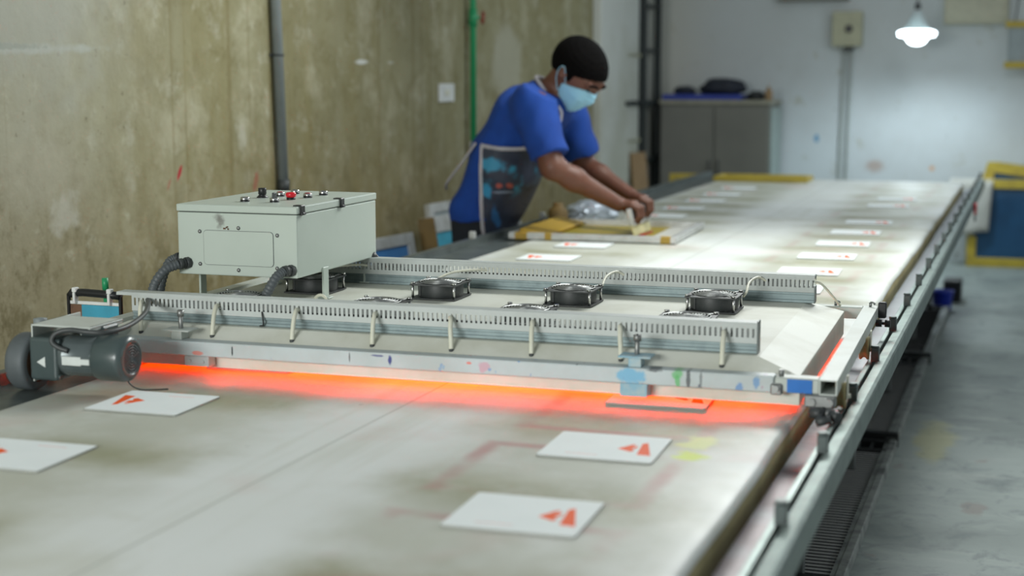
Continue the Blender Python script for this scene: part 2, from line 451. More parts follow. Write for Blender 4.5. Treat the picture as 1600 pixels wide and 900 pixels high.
def mk_gutter():
    k = NT('stained_gutter_metal')
    y = k.sep()[1]
    near = k.math('MULTIPLY', k.ramp(k.noise(4, 4), 0.36, 0.66), k.ramp(y, 2.2, 4.2, 0.85, 0.12))
    col = k.mix(near, S(140, 144, 148), S(108, 88, 92))
    return k.finish(col, k.ramp(k.noise(7, 3), 0.3, 0.7, 0.42, 0.55), 0.35)


def mk_box():
    k = NT('smudged_grey_green_enamel')
    col = k.mix(k.ramp(k.noise(4, 5), 0.38, 0.72, 0, 0.5), S(188, 199, 189), S(179, 190, 179))
    for cx, cz, rx, rz_, a in ((-0.045, 0.218, 0.010, 0.012, 0.7), (-0.055, 0.228, 0.012, 0.008, 0.5), (-0.052, 0.205, 0.007, 0.006, 0.5)):
        col = k.spot(col, (cx, 0, cz), (rx, 99, rz_), S(108, 106, 100), wob=1.2, wscale=70, soft=0.7, amount=a)
    return k.finish(col, 0.4)


M['box_body'] = mk_box()
M['gutter'] = mk_gutter()
M['wall_left'] = mk_wall_left()
M['wall_back'] = mk_wall_back()
M['trim_wall'] = mk_trim()
M['floor'] = mk_floor()
M['blanket'] = mk_blanket()
M['beam'] = mk_beam()
M['apron'] = mk_apron()


# ------------------------------------------------------------------ mesh helpers
class MB:
    """collects shapes and links them as one mesh object"""

    def __init__(self):
        self.bm = bmesh.new()

    def _mark(self, faces, mi, smooth):
        for f in faces:
            f.material_index = mi
            f.smooth = smooth

    def box(self, lo, hi, bev=0.0, mat=None, mi=0, seg=1):
        lo, hi = Vector(lo), Vector(hi)
        r = bmesh.ops.create_cube(self.bm, size=1.0)
        vs = r['verts']
        c, d = (lo + hi) / 2, hi - lo
        for v in vs:
            v.co = Vector((v.co.x * d.x, v.co.y * d.y, v.co.z * d.z)) + c
        fs = set(f for v in vs for f in v.link_faces)
        if bev > 0:
            es = set(e for f in fs for e in f.edges)
            rr = bmesh.ops.bevel(self.bm, geom=list(es), offset=bev, segments=seg, affect='EDGES', profile=0.5)
            vs = list(set(vs) & set(self.bm.verts)) if False else [v for v in self.bm.verts if v.is_valid and v.tag is False]
            fs = set(rr['faces']) | set(f for f in fs if f.is_valid)
            vs = list(set(v for f in fs for v in f.verts))
        if mat is not None:
            for v in vs:
                v.co = mat @ v.co
        self._mark(fs, mi, False)
        return self

    def cyl(self, p0, p1, r0, r1=None, seg=16, caps=True, mi=0, smooth=True):
        r1 = r0 if r1 is None else r1
        p0, p1 = Vector(p0), Vector(p1)
        ax = (p1 - p0)
        q = ax.to_track_quat('Z', 'Y')
        rings = []
        for p, r in ((p0, r0), (p1, r1)):
            rings.append([self.bm.verts.new(p + q @ Vector((r * math.cos(2 * math.pi * i / seg), r * math.sin(2 * math.pi * i / seg), 0))) for i in range(seg)])
        fs = []
        for i in range(seg):
            j = (i + 1) % seg
            fs.append(self.bm.faces.new((rings[0][i], rings[0][j], rings[1][j], rings[1][i])))
        self._mark(fs, mi, smooth)
        if caps:
            a = self.bm.faces.new(list(reversed(rings[0])))
            b = self.bm.faces.new(rings[1])
            self._mark((a, b), mi, False)
        return self

    def tube(self, pts, r, seg=8, closed=False, mi=0, caps=True):
        P = [Vector(p) for p in pts]
        n = len(P)
        rings = []
        up = None
        for i in range(n):
            a = P[i - 1] if (i > 0 or closed) else P[i]
            b = P[(i + 1) % n] if (i < n - 1 or closed) else P[i]
            t = (b - a).normalized()
            if up is None:
                up = t.orthogonal().normalized()
            else:
                up = (up - t * up.dot(t))
                up = up.normalized() if up.length > 1e-6 else t.orthogonal().normalized()
            s = t.cross(up)
            rr = r(i / max(1, n - 1)) if callable(r) else r
            rings.append([self.bm.verts.new(P[i] + (up * math.cos(2 * math.pi * k / seg) + s * math.sin(2 * math.pi * k / seg)) * rr) for k in range(seg)])
        fs = []
        m = n if closed else n - 1
        for i in range(m):
            A, B = rings[i], rings[(i + 1) % n]
            for k_ in range(seg):
                j = (k_ + 1) % seg
                fs.append(self.bm.faces.new((A[k_], A[j], B[j], B[k_])))
        self._mark(fs, mi, True)
        if not closed and caps:
            c = [self.bm.faces.new(list(reversed(rings[0]))), self.bm.faces.new(rings[-1])]
            self._mark(c, mi, False)
        return self

    def lathe(self, prof, center=(0, 0, 0), axis=(0, 0, 1), seg=24, mi=0, smooth=True):
        """prof: list of (radius, height along axis)"""
        q = Vector(axis).to_track_quat('Z', 'Y')
        c = Vector(center)
        rings = []
        for r, h in prof:
            if r < 1e-6:
                rings.append([self.bm.verts.new(c + q @ Vector((0, 0, h)))])
            else:
                rings.append([self.bm.verts.new(c + q @ Vector((r * math.cos(2 * math.pi * i / seg), r * math.sin(2 * math.pi * i / seg), h))) for i in range(seg)])
        fs = []
        for A, B in zip(rings, rings[1:]):
            for i in range(seg):
                j = (i + 1) % seg
                if len(A) == 1 and len(B) == 1:
                    continue
                if len(A) == 1:
                    fs.append(self.bm.faces.new((A[0], B[j], B[i])))
                elif len(B) == 1:
                    fs.append(self.bm.faces.new((A[i], A[j], B[0])))
                else:
                    fs.append(self.bm.faces.new((A[i], A[j], B[j], B[i])))
        self._mark(fs, mi, smooth)
        return self

    def prism(self, poly, z0, z1, mat=None, mi=0, smooth=False):
        """poly: 2D points (x,y) counter-clockwise, extruded from z0 to z1"""
        a = [self.bm.verts.new((x, y, z0)) for x, y in poly]
        b = [self.bm.verts.new((x, y, z1)) for x, y in poly]
        n = len(poly)
        fs = [self.bm.faces.new(list(reversed(a))), self.bm.faces.new(b)]
        for i in range(n):
            j = (i + 1) % n
            fs.append(self.bm.faces.new((a[i], a[j], b[j], b[i])))
        if mat is not None:
            for v in a + b:
                v.co = mat @ v.co
        self._mark(fs, mi, smooth)
        return self

    def poly(self, pts, mi=0, smooth=False):
        f = self.bm.faces.new([self.bm.verts.new(p) for p in pts])
        self._mark([f], mi, smooth)
        return self

    def build(self, name, mats, parent=None, normals=True):
        if normals:
            bmesh.ops.recalc_face_normals(self.bm, faces=self.bm.faces[:])
        me = bpy.data.meshes.new(name)
        self.bm.to_mesh(me)
        self.bm.free()
        for m in (mats if isinstance(mats, (list, tuple)) else [mats]):
            me.materials.append(m)
        o = bpy.data.objects.new(name, me)
        COL.objects.link(o)
        if parent is not None:
            o.parent = parent
        return o


def tag(o, label, cat, group=None, kind=None):
    o['label'] = label
    o['category'] = cat
    if group:
        o['group'] = group
    if kind:
        o['kind'] = kind
    return o


def empty(name, loc=(0, 0, 0), rz=0.0, rot=None):
    o = bpy.data.objects.new(name, None)
    COL.objects.link(o)
    o.empty_display_size = 0.05
    o.location = loc
    o.rotation_euler = rot if rot else (0, 0, rz)
    return o


def structure(o):
    o['kind'] = 'structure'
    return o


def copy_tree(root, loc=None, rz=None):
    """a copy of a thing, its parts and its sub-parts (mesh data shared)"""
    r = root.copy()
    COL.objects.link(r)
    if loc is not None:
        r.location = loc
    if rz is not None:
        r.rotation_euler = (0, 0, rz)
    for ch in list(root.children):
        c = ch.copy()
        COL.objects.link(c)
        c.parent = r
        for g in list(ch.children):
            d = g.copy()
            COL.objects.link(d)
            d.parent = c
    return r


def share(o, name, parent, loc=(0, 0, 0)):
    """another part that shares o's mesh"""
    c = bpy.data.objects.new(name, o.data)
    COL.objects.link(c)
    c.parent = parent
    c.location = loc
    return c


def smooth_path(pts, n=8):
    """Catmull-Rom through pts"""
    P = [Vector(p) for p in pts]
    P = [P[0] * 2 - P[1]] + P + [P[-1] * 2 - P[-2]]
    out = []
    for i in range(1, len(P) - 2):
        for j in range(n):
            t = j / n
            a, b, c, d = P[i - 1], P[i], P[i + 1], P[i + 2]
            out.append(0.5 * ((2 * b) + (c - a) * t + (2 * a - 5 * b + 4 * c - d) * t * t + (3 * b - a - 3 * c + d) * t ** 3))
    out.append(P[-2])
    return out


# ------------------------------------------------------------------ setting
WX, WY = -3.2, 13.3
mb = MB()
mb.box((WX - 0.2, -3, -0.15), (5.5, WY + 0.2, 0.0))
structure(mb.build('floor', M['floor']))
mb = MB()
mb.box((WX - 0.2, -2.0, 0.0), (WX, WY, 3.4))
structure(mb.build('wall_left', M['wall_left']))
mb = MB()
mb.box((WX - 0.2, WY, 0.0), (5.5, WY + 0.2, 3.4))
structure(mb.build('wall_back', M['wall_back']))
mb = MB()
mb.box((WX, 11.1, 0.0), (WX + 0.07, 12.25, 3.4), 0.006)
structure(mb.build('trim_1', M['trim_wall']))
mb = MB()
mb.box((WX, 12.25, 0.0), (WX + 0.02, WY, 3.4))
structure(mb.build('trim_2', M['wall_back']))
# dark beam across the back wall, just at the top of the frame
mb = MB()
mb.box((-2.15, WY - 0.12, 2.205), (-1.55, WY, 2.30), 0.004)
structure(mb.build('trim_3', M['cab']))

# ------------------------------------------------------------------ printing table
TZ = 0.85
Y0, Y1 = 1.2, 10.6
table = empty('printing_table', (-1.25, Y0, 0))
tag(table, 'very long white-topped screen printing table with aluminium rails at both edges', 'table')


def tl(x, y, z):
    return (x + 1.25, y - Y0, z)


# print blanket: profile swept along Y with a rounded, slightly wavy right edge. Its object sits at the
# world origin height so its material can read true table coordinates.
bm = bmesh.new()
ny = 120
rows = []
for i in range(ny + 1):
    y = Y0 + (Y1 - Y0) * i / ny
    w = 0.0022 * math.sin(y * 3.1) + 0.0016 * math.sin(y * 7.7 + 1) + 0.0008 * math.sin(y * 17)
    xr = -0.447 + w
    prof = [(-2.062 + 0.5 * w, 0.8455), (-2.055 + 0.5 * w, 0.8495), (-2.03, 0.85), (-1.6, 0.85), (-1.2, 0.85), (-0.8, 0.85), (-0.53, 0.85), (xr - 0.03, 0.8497), (xr - 0.012, 0.8475), (xr - 0.002, 0.842), (xr, 0.834)]
    rows.append([bm.verts.new((a, y, b)) for a, b in prof])
for A, B in zip(rows, rows[1:]):
    for j in range(len(A) - 1):
        f = bm.faces.new((A[j], A[j + 1], B[j + 1], B[j]))
        f.smooth = True
tmp = MB()
tmp.bm.free()
tmp.bm = bm
bl = tmp.build('print_blanket', M['blanket'], table)
bl.location = (1.25, -Y0, 0)
bl['label'] = 'white print blanket stained olive and pink with ink'

mb = MB()
mb.box(tl(-2.05, Y0 + .002, 0.80), tl(-0.475, Y1 - .002, 0.8455))
mb.build('table_top', M['leg'], table)
# padding along the right edge, olive from dirt, with the side's shade put into the colour
bm = bmesh.new()
rows = []
for i in range(ny + 1):
    y = Y0 + (Y1 - Y0) * i / ny
    w = 0.0022 * math.sin(y * 3.1) + 0.0016 * math.sin(y * 7.7 + 1) + 0.0008 * math.sin(y * 17)
    prof = [(-0.449 + w, 0.836), (-0.4465 + w * 0.7, 0.815), (-0.446 + w * .3, 0.782), (-0.474, 0.781), (-0.474, 0.836)]
    rows.append([bm.verts.new(tl(a, y, b)) for a, b in prof])
for A, B in zip(rows, rows[1:]):
    for j in range(len(A)):
        f = bm.faces.new((A[j], A[(j + 1) % 5], B[(j + 1) % 5], B[j]))
        f.smooth = j < 2
bm.faces.new(rows[0])
bm.faces.new(list(reversed(rows[-1])))
tmp = MB()
tmp.bm.free()
tmp.bm = bm
tmp.build('edge_padding', M['olive'], table)

YR = 10.95
mb = MB()
mb.box(tl(-0.446, Y0, 0.772), tl(-0.372, YR, 0.780))
mb.build('gutter', M['gutter'], table)
mb = MB()
mb.box(tl(-0.372, Y0, 0.772), tl(-0.3585, YR, 0.850), 0.0015)
mb.build('guide_lip', M['alu'], table)
mb = MB()
mb.box(tl(-0.3585, Y0, 0.80), tl(-0.3485, YR, 0.826))
mb.build('groove_strip', M['groove'], table)
rail = MB()
# rolled outer rail: flat top, chamfer, tall outer face, inturned foot
prof = [(-0.3485, 0.795), (-0.3485, 0.852), (-0.326, 0.856), (-0.319, 0.852), (-0.3165, 0.846), (-0.3165, 0.800), (-0.322, 0.795)]
rail.prism([(a, b) for a, b in prof], Y0, YR, Matrix(((1, 0, 0, 1.25), (0, 0, 1, -Y0), (0, 1, 0, 0), (0, 0, 0, 1))))
rail.build('side_rail', M['alu'], table)
# left rail channel
mb = MB()
mb.prism([(-2.062, 0.80), (-2.062, 0.8445), (-2.235, 0.8445), (-2.235, 0.872), (-2.268, 0.872), (-2.268, 0.80)], Y0, YR, Matrix(((1, 0, 0, 1.25), (0, 0, 1, -Y0), (0, 1, 0, 0), (0, 0, 0, 1))))
mb.build('side_rail', M['rail_dark'], table)

# registration stops, one every half metre on the guide lip
first = None
for i in range(20):
    y = 1.83 + 0.488 * i
    if y > YR - 0.05 or 3.75 < y < 3.80:
        pass
    if first is None:
        mb = MB()
        mb.box((-0.010, -0.012, 0.0), (0.010, 0.012, 0.034), 0.002)
        mb.cyl((-0.001, 0, 0.034), (-0.001, 0, 0.040), 0.011, 0.010, 12)
        first = mb.build('registration_stop', M['stop'], table)
        first.location = tl(-0.352, y, 0.8505)
    else:
        s_ = share(first, 'registration_stop', table, tl(-0.352, y, 0.8505))
mb = MB()
mb.box((-0.012, -0.012, 0.0), (0.012, 0.012, 0.03), 0.002)
st2 = mb.build('rail_clip', M['frame_alu'], table)
st2.location = tl(-2.25, 5.98, 0.872)
for y in (4.98, 6.95, 7.95):
    share(st2, 'rail_clip', table, tl(-2.25, y, 0.872))

# legs and cross bars
leg0 = foot0 = None
for y in (1.5, 3.0, 4.5, 5.87, 7.4, 9.0, 10.4):
    for x in (-0.632, -1.95):
        if leg0 is None:
            mb = MB()
            mb.box((-0.022, -0.022, 0.02), (0.022, 0.022, 0.80), 0.003)
            leg0 = mb.build('leg', M['leg'], table)
            leg0.location = tl(x, y, 0)
            mb = MB()
            mb.cyl((0, 0, 0.0), (0, 0, 0.016), 0.035, 0.03, 14)
            mb.cyl((0, 0, 0.016), (0, 0, 0.05), 0.008, 0.008, 8)
            foot0 = mb.build('foot', M['black'], leg0)
        else:
            lg = share(leg0, 'leg', table, tl(x, y, 0))
            share(foot0, 'foot', lg)
    mb = MB()
    mb.box(tl(-1.93, y - 0.02, 0.74), tl(-0.65, y + 0.02, 0.80), 0.003)
    mb.build('cross_bar', M['leg'], table)

# ------------------------------------------------------------------ printed cards
LOGO_A = [(.79, .70), (.83, .75), (.94, .26), (.82, .275)]
LOGO_B = [(.62, .455), (.715, .655), (.742, .655), (.722, .56), (.775, .60), (.768, .50), (.735, .475), (.772, .41), (.745, .365)]


def card_mesh_objects():
    root = empty('printed_card')
    mb = MB()
    w, h, t = 0.110, 0.0985, 0.0035
    r = 0.006
    pts = []
    for cx, cy, a0 in ((w - r, h - r, 0), (-w + r, h - r, 90), (-w + r, -h + r, 180), (w - r, -h + r, 270)):
        for k_ in range(4):
            a = math.radians(a0 + 30 * k_)
            pts.append((cx + r * math.cos(a), cy + r * math.sin(a)))
    mb.prism(pts, 0.0, t)
    for f in mb.bm.faces:
        if abs(f.normal.z) < 0.5:
            f.material_index = 1
    mb.bm.normal_update()
    for f in mb.bm.faces:
        f.material_index = 0 if f.normal.z > 0.5 else 1
    mb.build('card_sheet', [M['card'], M['card_edge']], root)

    def uv(s, tt):
        return ((s - .5) * 2 * w, (tt - .5) * 2 * h)
    mb = MB()
    mb.prism([uv(*p) for p in reversed(LOGO_A)], t, t + 0.0003)
    mb.prism([uv(*p) for p in reversed(LOGO_B)], t, t + 0.0003)
    mb.build('logo_print', M['orange_ink'], root)
    mb = MB()
    s = .22
    rr = random.Random(3)
    while s < .50:
        d = rr.uniform(.010, .022)
        a, b = uv(s, .15), uv(s + d, .15 + rr.uniform(.018, .03))
        mb.prism([(a[0], a[1]), (b[0], a[1]), (b[0], b[1]), (a[0], b[1])], t, t + 0.0003)
        s += d + .007
    mb.build('text_print', M['pale_ink'], root)
    return root


right_y = [2.232, 2.705, 3.185, 5.015, 5.49, 5.985, 6.47, 6.97, 7.49, 8.50, 9.0]
left_y = [2.29, 2.765, 3.262, 5.585, 6.055, 7.50, 7.98, 8.51, 9.02, 9.55]
proto = card_mesh_objects()
nth = ['nearest', 'second', 'third', 'fourth', 'fifth', 'sixth', 'seventh', 'eighth', 'ninth', 'tenth', 'eleventh', 'twelfth']
special_r = {
    0: 'white card with orange logo inside the pink outline, nearest on the blanket',
    1: 'white card with orange logo beside the lime green ink spot',
    2: 'card lit orange, half under the dryer near its blue-painted corner',
    3: 'white card just behind the right end of the rear slotted duct',
    4: 'white card with orange logo closest beyond the dryer, rail side row',
}
special_l = {
    0: 'white card cut by the picture edge, logo mostly out of view',
    1: 'white card with orange logo lying in front of the motor',
    2: 'card lit orange under the dryer hood, beside the motor end',
    3: 'white card closest behind the rear duct in the row in front of the worker',
    4: 'white card just in front of the yellow-taped screen',
    5: 'white card just behind the yellow-taped screen, by the worker\'s hands',
}
cnt = 0
for side, ys in (('r', right_y), ('l', left_y)):
    for i, y in enumerate(ys):
        x = (-0.75 if side == 'r' else -1.777) + random.uniform(-.006, .006)
        rz = math.radians(2.4 + random.uniform(-.6, .6)) + (math.pi if side == 'l' else 0)
        if cnt == 0:
            o = proto
            o.location, o.rotation_euler = (x, y, TZ + 0.0004), (0, 0, rz)
        else:
            o = copy_tree(proto, (x, y, TZ + 0.0004), rz)
        if side == 'r':
            lab = special_r.get(i, 'white card beyond the dryer, %s counted from the dryer in the rail side row' % nth[i - 3 + 0])
            tag(o, lab, 'card', 'printed cards in the row along the aluminium rail')
        else:
            lab = special_l.get(i, 'white card %s beyond the yellow-taped screen in the wall side row' % nth[i - 5])
            tag(o, lab, 'card', 'printed cards in the row along the wall side')
        cnt += 1

# ------------------------------------------------------------------ flash dryer on the table
GX, GY, GR = -0.40, 3.10, math.radians(1.2)
cG, sG = math.cos(GR), math.sin(GR)


def gw(x, y, z=0.0):
    return (cG * x - sG * y + GX, sG * x + cG * y + GY, z)


dry = empty('flash_dryer', (GX, GY, 0), GR)
tag(dry, 'wide light grey rolling dryer with sloped hood glowing orange over the table', 'dryer')

# hood: sheet metal shell, open below
bm = bmesh.new()
xl0, xr0, xl1, xr1 = -1.76, -0.045, -1.70, -0.14
yf0, yb0, yf1, yb1 = 0.043, 0.985, 0.098, 0.945
zb, ze, zt = 0.864, 0.927, 0.955
xs = [xl1 + (xr1 - xl1) * i / 12 for i in range(13)]
V = lambda x, y, z: bm.verts.new((x, y, z))
r0 = [V(xl0, yf0, zb), V(xr0, yf0, zb), V(xr0, yb0, zb), V(xl0, yb0, zb)]
r1 = [V(xl0, yf0, ze), V(xr0, yf0, ze), V(xr0, yb0, ze), V(xl0, yb0, ze)]
r2 = [V(xl1, yf1, zt), V(xr1, yf1, zt), V(xr1, yb1, zt), V(xl1, yb1, zt)]
for A, B in ((r0, r1), (r1, r2)):
    for i in range(4):
        bm.faces.new((A[i], A[(i + 1) % 4], B[(i + 1) % 4], B[i]))
bm.faces.new(r2)
tmp = MB()
tmp.bm.free()
tmp.bm = bm
hood = tmp.build('hood', M['hood_paint'], dry)
md = hood.modifiers.new('sheet', 'SOLIDIFY')
md.thickness, md.offset = 0.003, -1
md = hood.modifiers.new('edge', 'BEVEL')
md.width, md.segments, md.limit_method = 0.004, 2, 'ANGLE'

mb = MB()
mb.box((-1.80, 0.0, 0.897), (-0.094, 0.040, 0.932), 0.003, seg=2)
mb.build('front_beam', M['beam'], dry)
mb = MB()
mb.box((-0.092, 0.001, 0.899), (0.0, 0.040, 0.931), 0.003)
e_ = mb.build('beam_end', M['paint_grey'], dry)
mb = MB()
mb.box((-0.066, -0.0015, 0.9), (-0.014, 0.0012, 0.9285), 0.0005)
b_ = mb.build('paint_band', M['blue_paint'], dry)
b_['label'] = 'bright blue painted band on the beam end'
# clamp lump between beam and side tube
mb = MB()
mb.box((-0.100, -0.008, 0.894), (-0.076, 0.012, 0.918), 0.003)
mb.cyl((-0.088, -0.016, 0.909), (-0.088, 0.0, 0.909), 0.007, 0.007, 8)
mb.cyl((-0.081, 0.02, 0.930), (-0.081, 0.02, 0.944), 0.006, 0.006, 8)
mb.build('clamp', M['steel'], dry)


def hollow_tube(x0, x1, y0, y1, z0, z1, t=0.003):
    mb = MB()
    mb.box((x0, y0, z0), (x1, y1, z0 + t))
    mb.box((x0, y0, z1 - t), (x1, y1, z1), 0)
    mb.box((x0, y0, z0 + t), (x0 + t, y1, z1 - t))
    mb.box((x1 - t, y0, z0 + t), (x1, y1, z1 - t))
    return mb


hollow_tube(0.0, 0.037, -0.004, 1.075, 0.899, 0.932).build('side_beam', M['paint_grey'], dry)
hollow_tube(-1.805, -1.768, -0.08, 1.075, 0.905, 0.945).build('side_beam', M['paint_grey'], dry)
mb = MB()
mb.box((-1.768, 1.030, 0.900), (0.0, 1.070, 0.932), 0.003)
mb.build('rear_beam', M['paint_grey'], dry)
for x in (-0.075, 0.018):
    mb = MB()
    mb.cyl((x, 1.055, 0.932), (x, 1.055, 0.943), 0.004, 0.004, 8)
    mb.tube([(x, 1.055, 0.943), (x + .006, 1.05, 0.945), (x + .012, 1.045, 0.941)], 0.003, 6)
    mb.build('bolt', M['steel'], dry)

# side skirt under the front right corner: feet, brackets and rollers
mb = MB()
mb.box((-1.49, 0.004, 0.872), (-1.425, 0.036, 0.897), 0.001)
mb.cyl((-1.475, 0.0, 0.884), (-1.475, 0.005, 0.884), 0.004, 0.004, 8)
mb.cyl((-1.44, 0.0, 0.884), (-1.44, 0.005, 0.884), 0.004, 0.004, 8)
mb.build('hanger_bracket', M['frame_alu'], dry)
mb = MB()
mb.box((-0.425, 0.004, 0.868), (-0.365, 0.036, 0.897), 0.001)
mb.build('hanger_bracket', M['pale_blue'], dry)

# height adjusters: threaded stud through a small plate on a block
for x, blue in ((-1.515, False), (-0.395, True)):
    mb = MB()
    mb.cyl((x, 0.035, 0.932), (x, 0.035, 1.0), 0.0055, 0.0055, 10)
    mb.cyl((x, 0.035, 0.985), (x, 0.035, 1.0), 0.009, 0.009, 6)
    a = mb.build('adjuster_stud', M['steel'], dry)
    mb = MB()
    mb.box((x - 0.036, 0.005, 0.952), (x + 0.036, 0.055, 0.956), 0.001)
    mb.box((x - 0.014, 0.012, 0.932), (x + 0.014, 0.048, 0.952), 0.001)
    p_ = mb.build('adjuster_plate', M['pale_blue'] if blue else M['paint_grey'], a)
    if blue:
        p_['label'] = 'adjuster plate splashed light blue'

# heater tubes inside the hood
h0 = None
for i, (y, z) in enumerate(((0.33, 0.893), (0.38, 0.893), (0.43, 0.896), (0.56, 0.918), (0.72, 0.922), (0.88, 0.922))):
    if h0 is None:
        mb = MB()
        mb.cyl((-1.62, 0, 0), (-0.20, 0, 0), 0.007, 0.007, 10)
        h0 = mb.build('heater_tube', M['heater'], dry)
        h0.location = (0, y, z)
    else:
        share(h0, 'heater_tube', dry, (0, y, z))


# slotted wiring ducts on galvanised struts
def duct(x0, x1, yc, zs0, zs1, zd1, facing, lid_x0):
    """strut from zs0 to zs1, slotted duct above it up to zd1"""
    d = 0.016
    mb = MB()
    # strut: C section with a rolled step
    mb.box((x0, yc - d, zs0), (x1, yc + d, zs0 + 0.008), 0.001)
    mb.box((x0 + .001, yc - d + 0.003, zs0 + 0.006), (x1 - .001, yc + d - 0.003, zs1 - 0.005))
    mb.box((x0, yc - d, zs1 - 0.007), (x1, yc + d, zs1), 0.001)
    st = mb.build('strut', M['galv'], dry)
    mb = MB()
    z0, z1 = zs1, zd1
    h = z1 - z0
    sl0, sl1 = z0 + h * 0.30, z0 + h * 0.74
    for y in (yc - d - 0.002, yc + d):
        mb.box((x0, y, z0), (x1, y + 0.002, sl0))
        mb.box((x0, y, sl1), (x1, y + 0.002, z1 - 0.002))
        pitch = 0.0118
        n = int((x1 - x0) / pitch)
        for i in range(n + 1):
            a = x0 + i * pitch
            mb.box((a, y, sl0), (min(a + 0.0068, x1), y + 0.002, sl1))
    mb.box((x0, yc - d, z0), (x1, yc + d, z0 + 0.002))
    for k_ in range(5):   # wires bundled inside the duct
        yy = yc - 0.008 + 0.004 * k_
        mb.tube([(x0 + .02, yy, z0 + .006), (x0 * .6 + x1 * .4, yy + .003, z0 + .012), (x1 - .03, yy, z0 + .007)], 0.003, 5, mi=1)
    mb.build('slotted_duct', [M['duct'], M['cable_grey']], dry)
    mb = MB()
    mb.box((lid_x0, yc - d - 0.004, z1 - 0.002), (x1, yc + d + 0.004, z1 + 0.002), 0.001)
    mb.box((lid_x0, yc - d - 0.004, z1 - 0.006), (x1, yc - d - 0.0025, z1 - 0.001))
    mb.box((lid_x0, yc + d + 0.0025, z1 - 0.006), (x1, yc + d + 0.004, z1 - 0.001))
    mb.build('duct_lid', M['duct'], dry)


duct(-1.70, -0.148, 0.136, 0.9555, 0.978, 1.022, -1, -1.742)
duct(-1.70, -0.117, 0.925, 0.9555, 0.984, 1.029, -1, -1.70)
# end posts of the ducts
mb = MB()
mb.box((-0.149, 0.118, 0.9555), (-0.1465, 0.154, 1.027))
mb.build('end_plate', M['rail_dark'], dry)
mb = MB()
mb.box((-0.118, 0.905, 0.9555), (-0.1155, 0.943, 1.0))
mb.build('end_plate', M['rail_dark'], dry)

# cream cables looping out of the front duct into the hood
for i, (x, fx) in enumerate(((-1.669, -1.640), (-1.459, -1.445), (-1.245, -1.234), (-1.043, -1.029), (-0.854, -0.834), (-0.656, -0.643), (-0.452, -0.437), (-0.219, -0.214))):
    mb = MB()
    dx = fx - x
    mb.tube(smooth_path([(x, 0.132, 0.999), (x - .001, 0.114, 1.002), (x + .25 * dx, 0.098, 0.997), (x + .5 * dx, 0.082, 0.980), (x + .85 * dx, 0.067, 0.956), (fx, 0.060, 0.938)], 6), 0.0054, 8)
    c_ = mb.build('cable', M['cable_white'], dry)
    mb = MB()
    mb.cyl((fx, 0.0605, 0.932), (fx, 0.0595, 0.9395), 0.0062, 0.0056, 10)
    mb.build('grommet', M['cable_grey'], c_)
# cables of the rear fans, from the rear duct down to each fan corner
for i, x in enumerate((-1.475, -1.105, -0.725, -0.335)):
    a = x + 0.05
    if i < 2:
        P_ = [(a + .02, 0.912, 1.008), (a - .005, 0.885, 1.012), (a - .055, 0.83, 1.010), (a - .085, 0.775, 0.995), (a - .09, 0.765, 0.985)]
    else:
        P_ = [(a + .04, 0.912, 1.010), (a + .02, 0.89, 1.022), (a + .005, 0.84, 1.014), (a + .006, 0.79, 0.996), (a, 0.775, 0.985)]
    mb = MB()
    mb.tube(smooth_path(P_, 6), 0.0036, 8)
    mb.build('cable', M['cable_white'], dry)
mb = MB()
mb.tube(smooth_path([(-0.121, 0.925, 1.012), (-0.105, 0.94, 1.006), (-0.085, 0.985, 0.975), (-0.062, 1.04, 0.934)], 6), 0.0035, 8)
mb.build('cable', M['cable_white'], dry)
mb = MB()
mb.tube(smooth_path([(-1.345, 0.126, 0.995), (-1.338, 0.113, 0.985), (-1.335, 0.112, 0.962), (-1.345, 0.112, 0.9575)], 5), 0.002, 6)
mb.build('wire_end', M['black'], dry)
# cable foot ring at the control box leg
mb = MB()
mb.tube([(-1.375 + 0.018 * math.cos(a), 0.52, 0.958 + 0.018 * abs(math.sin(a))) for a in [math.pi * t / 10 for t in range(11)]], 0.004, 8)
mb.build('cable', M['cable_white'], dry)

# roller under the right side beam and its limit switch
for y in (0.70, 0.10):
    mb = MB()
    mb.lathe([(0.0, -0.012), (0.028, -0.012), (0.030, -0.008), (0.024, -0.003), (0.024, 0.003), (0.030, 0.008), (0.028, 0.012), (0.0, 0.012)], (0.034, y, 0.880), (1, 0, 0), 24)
    w_ = mb.build('roller', M['olive'], dry)
    w_['label'] = 'yellowish grooved roller'
    mb = MB()
    mb.box((0.047, y - 0.012, 0.872), (0.0505, y + 0.012, 0.925), 0.001)
    mb.cyl((0.02, y, 0.880), (0.056, y, 0.880), 0.005, 0.005, 8)
    mb.build('axle_plate', M['cable_white'], w_)
mb = MB()
mb.box((0.040, 1.03, 0.905), (0.062, 1.052, 0.948), 0.003)
mb.cyl((0.036, 1.02, 0.893), (0.052, 1.02, 0.893), 0.010, 0.010, 12)
mb.cyl((0.06, 1.02, 0.893), (0.075, 1.02, 0.893), 0.010, 0.010, 12)
mb.cyl((0.05, 1.02, 0.893), (0.062, 1.02, 0.893), 0.004, 0.004, 8)
s_ = mb.build('limit_switch', M['black'], dry)
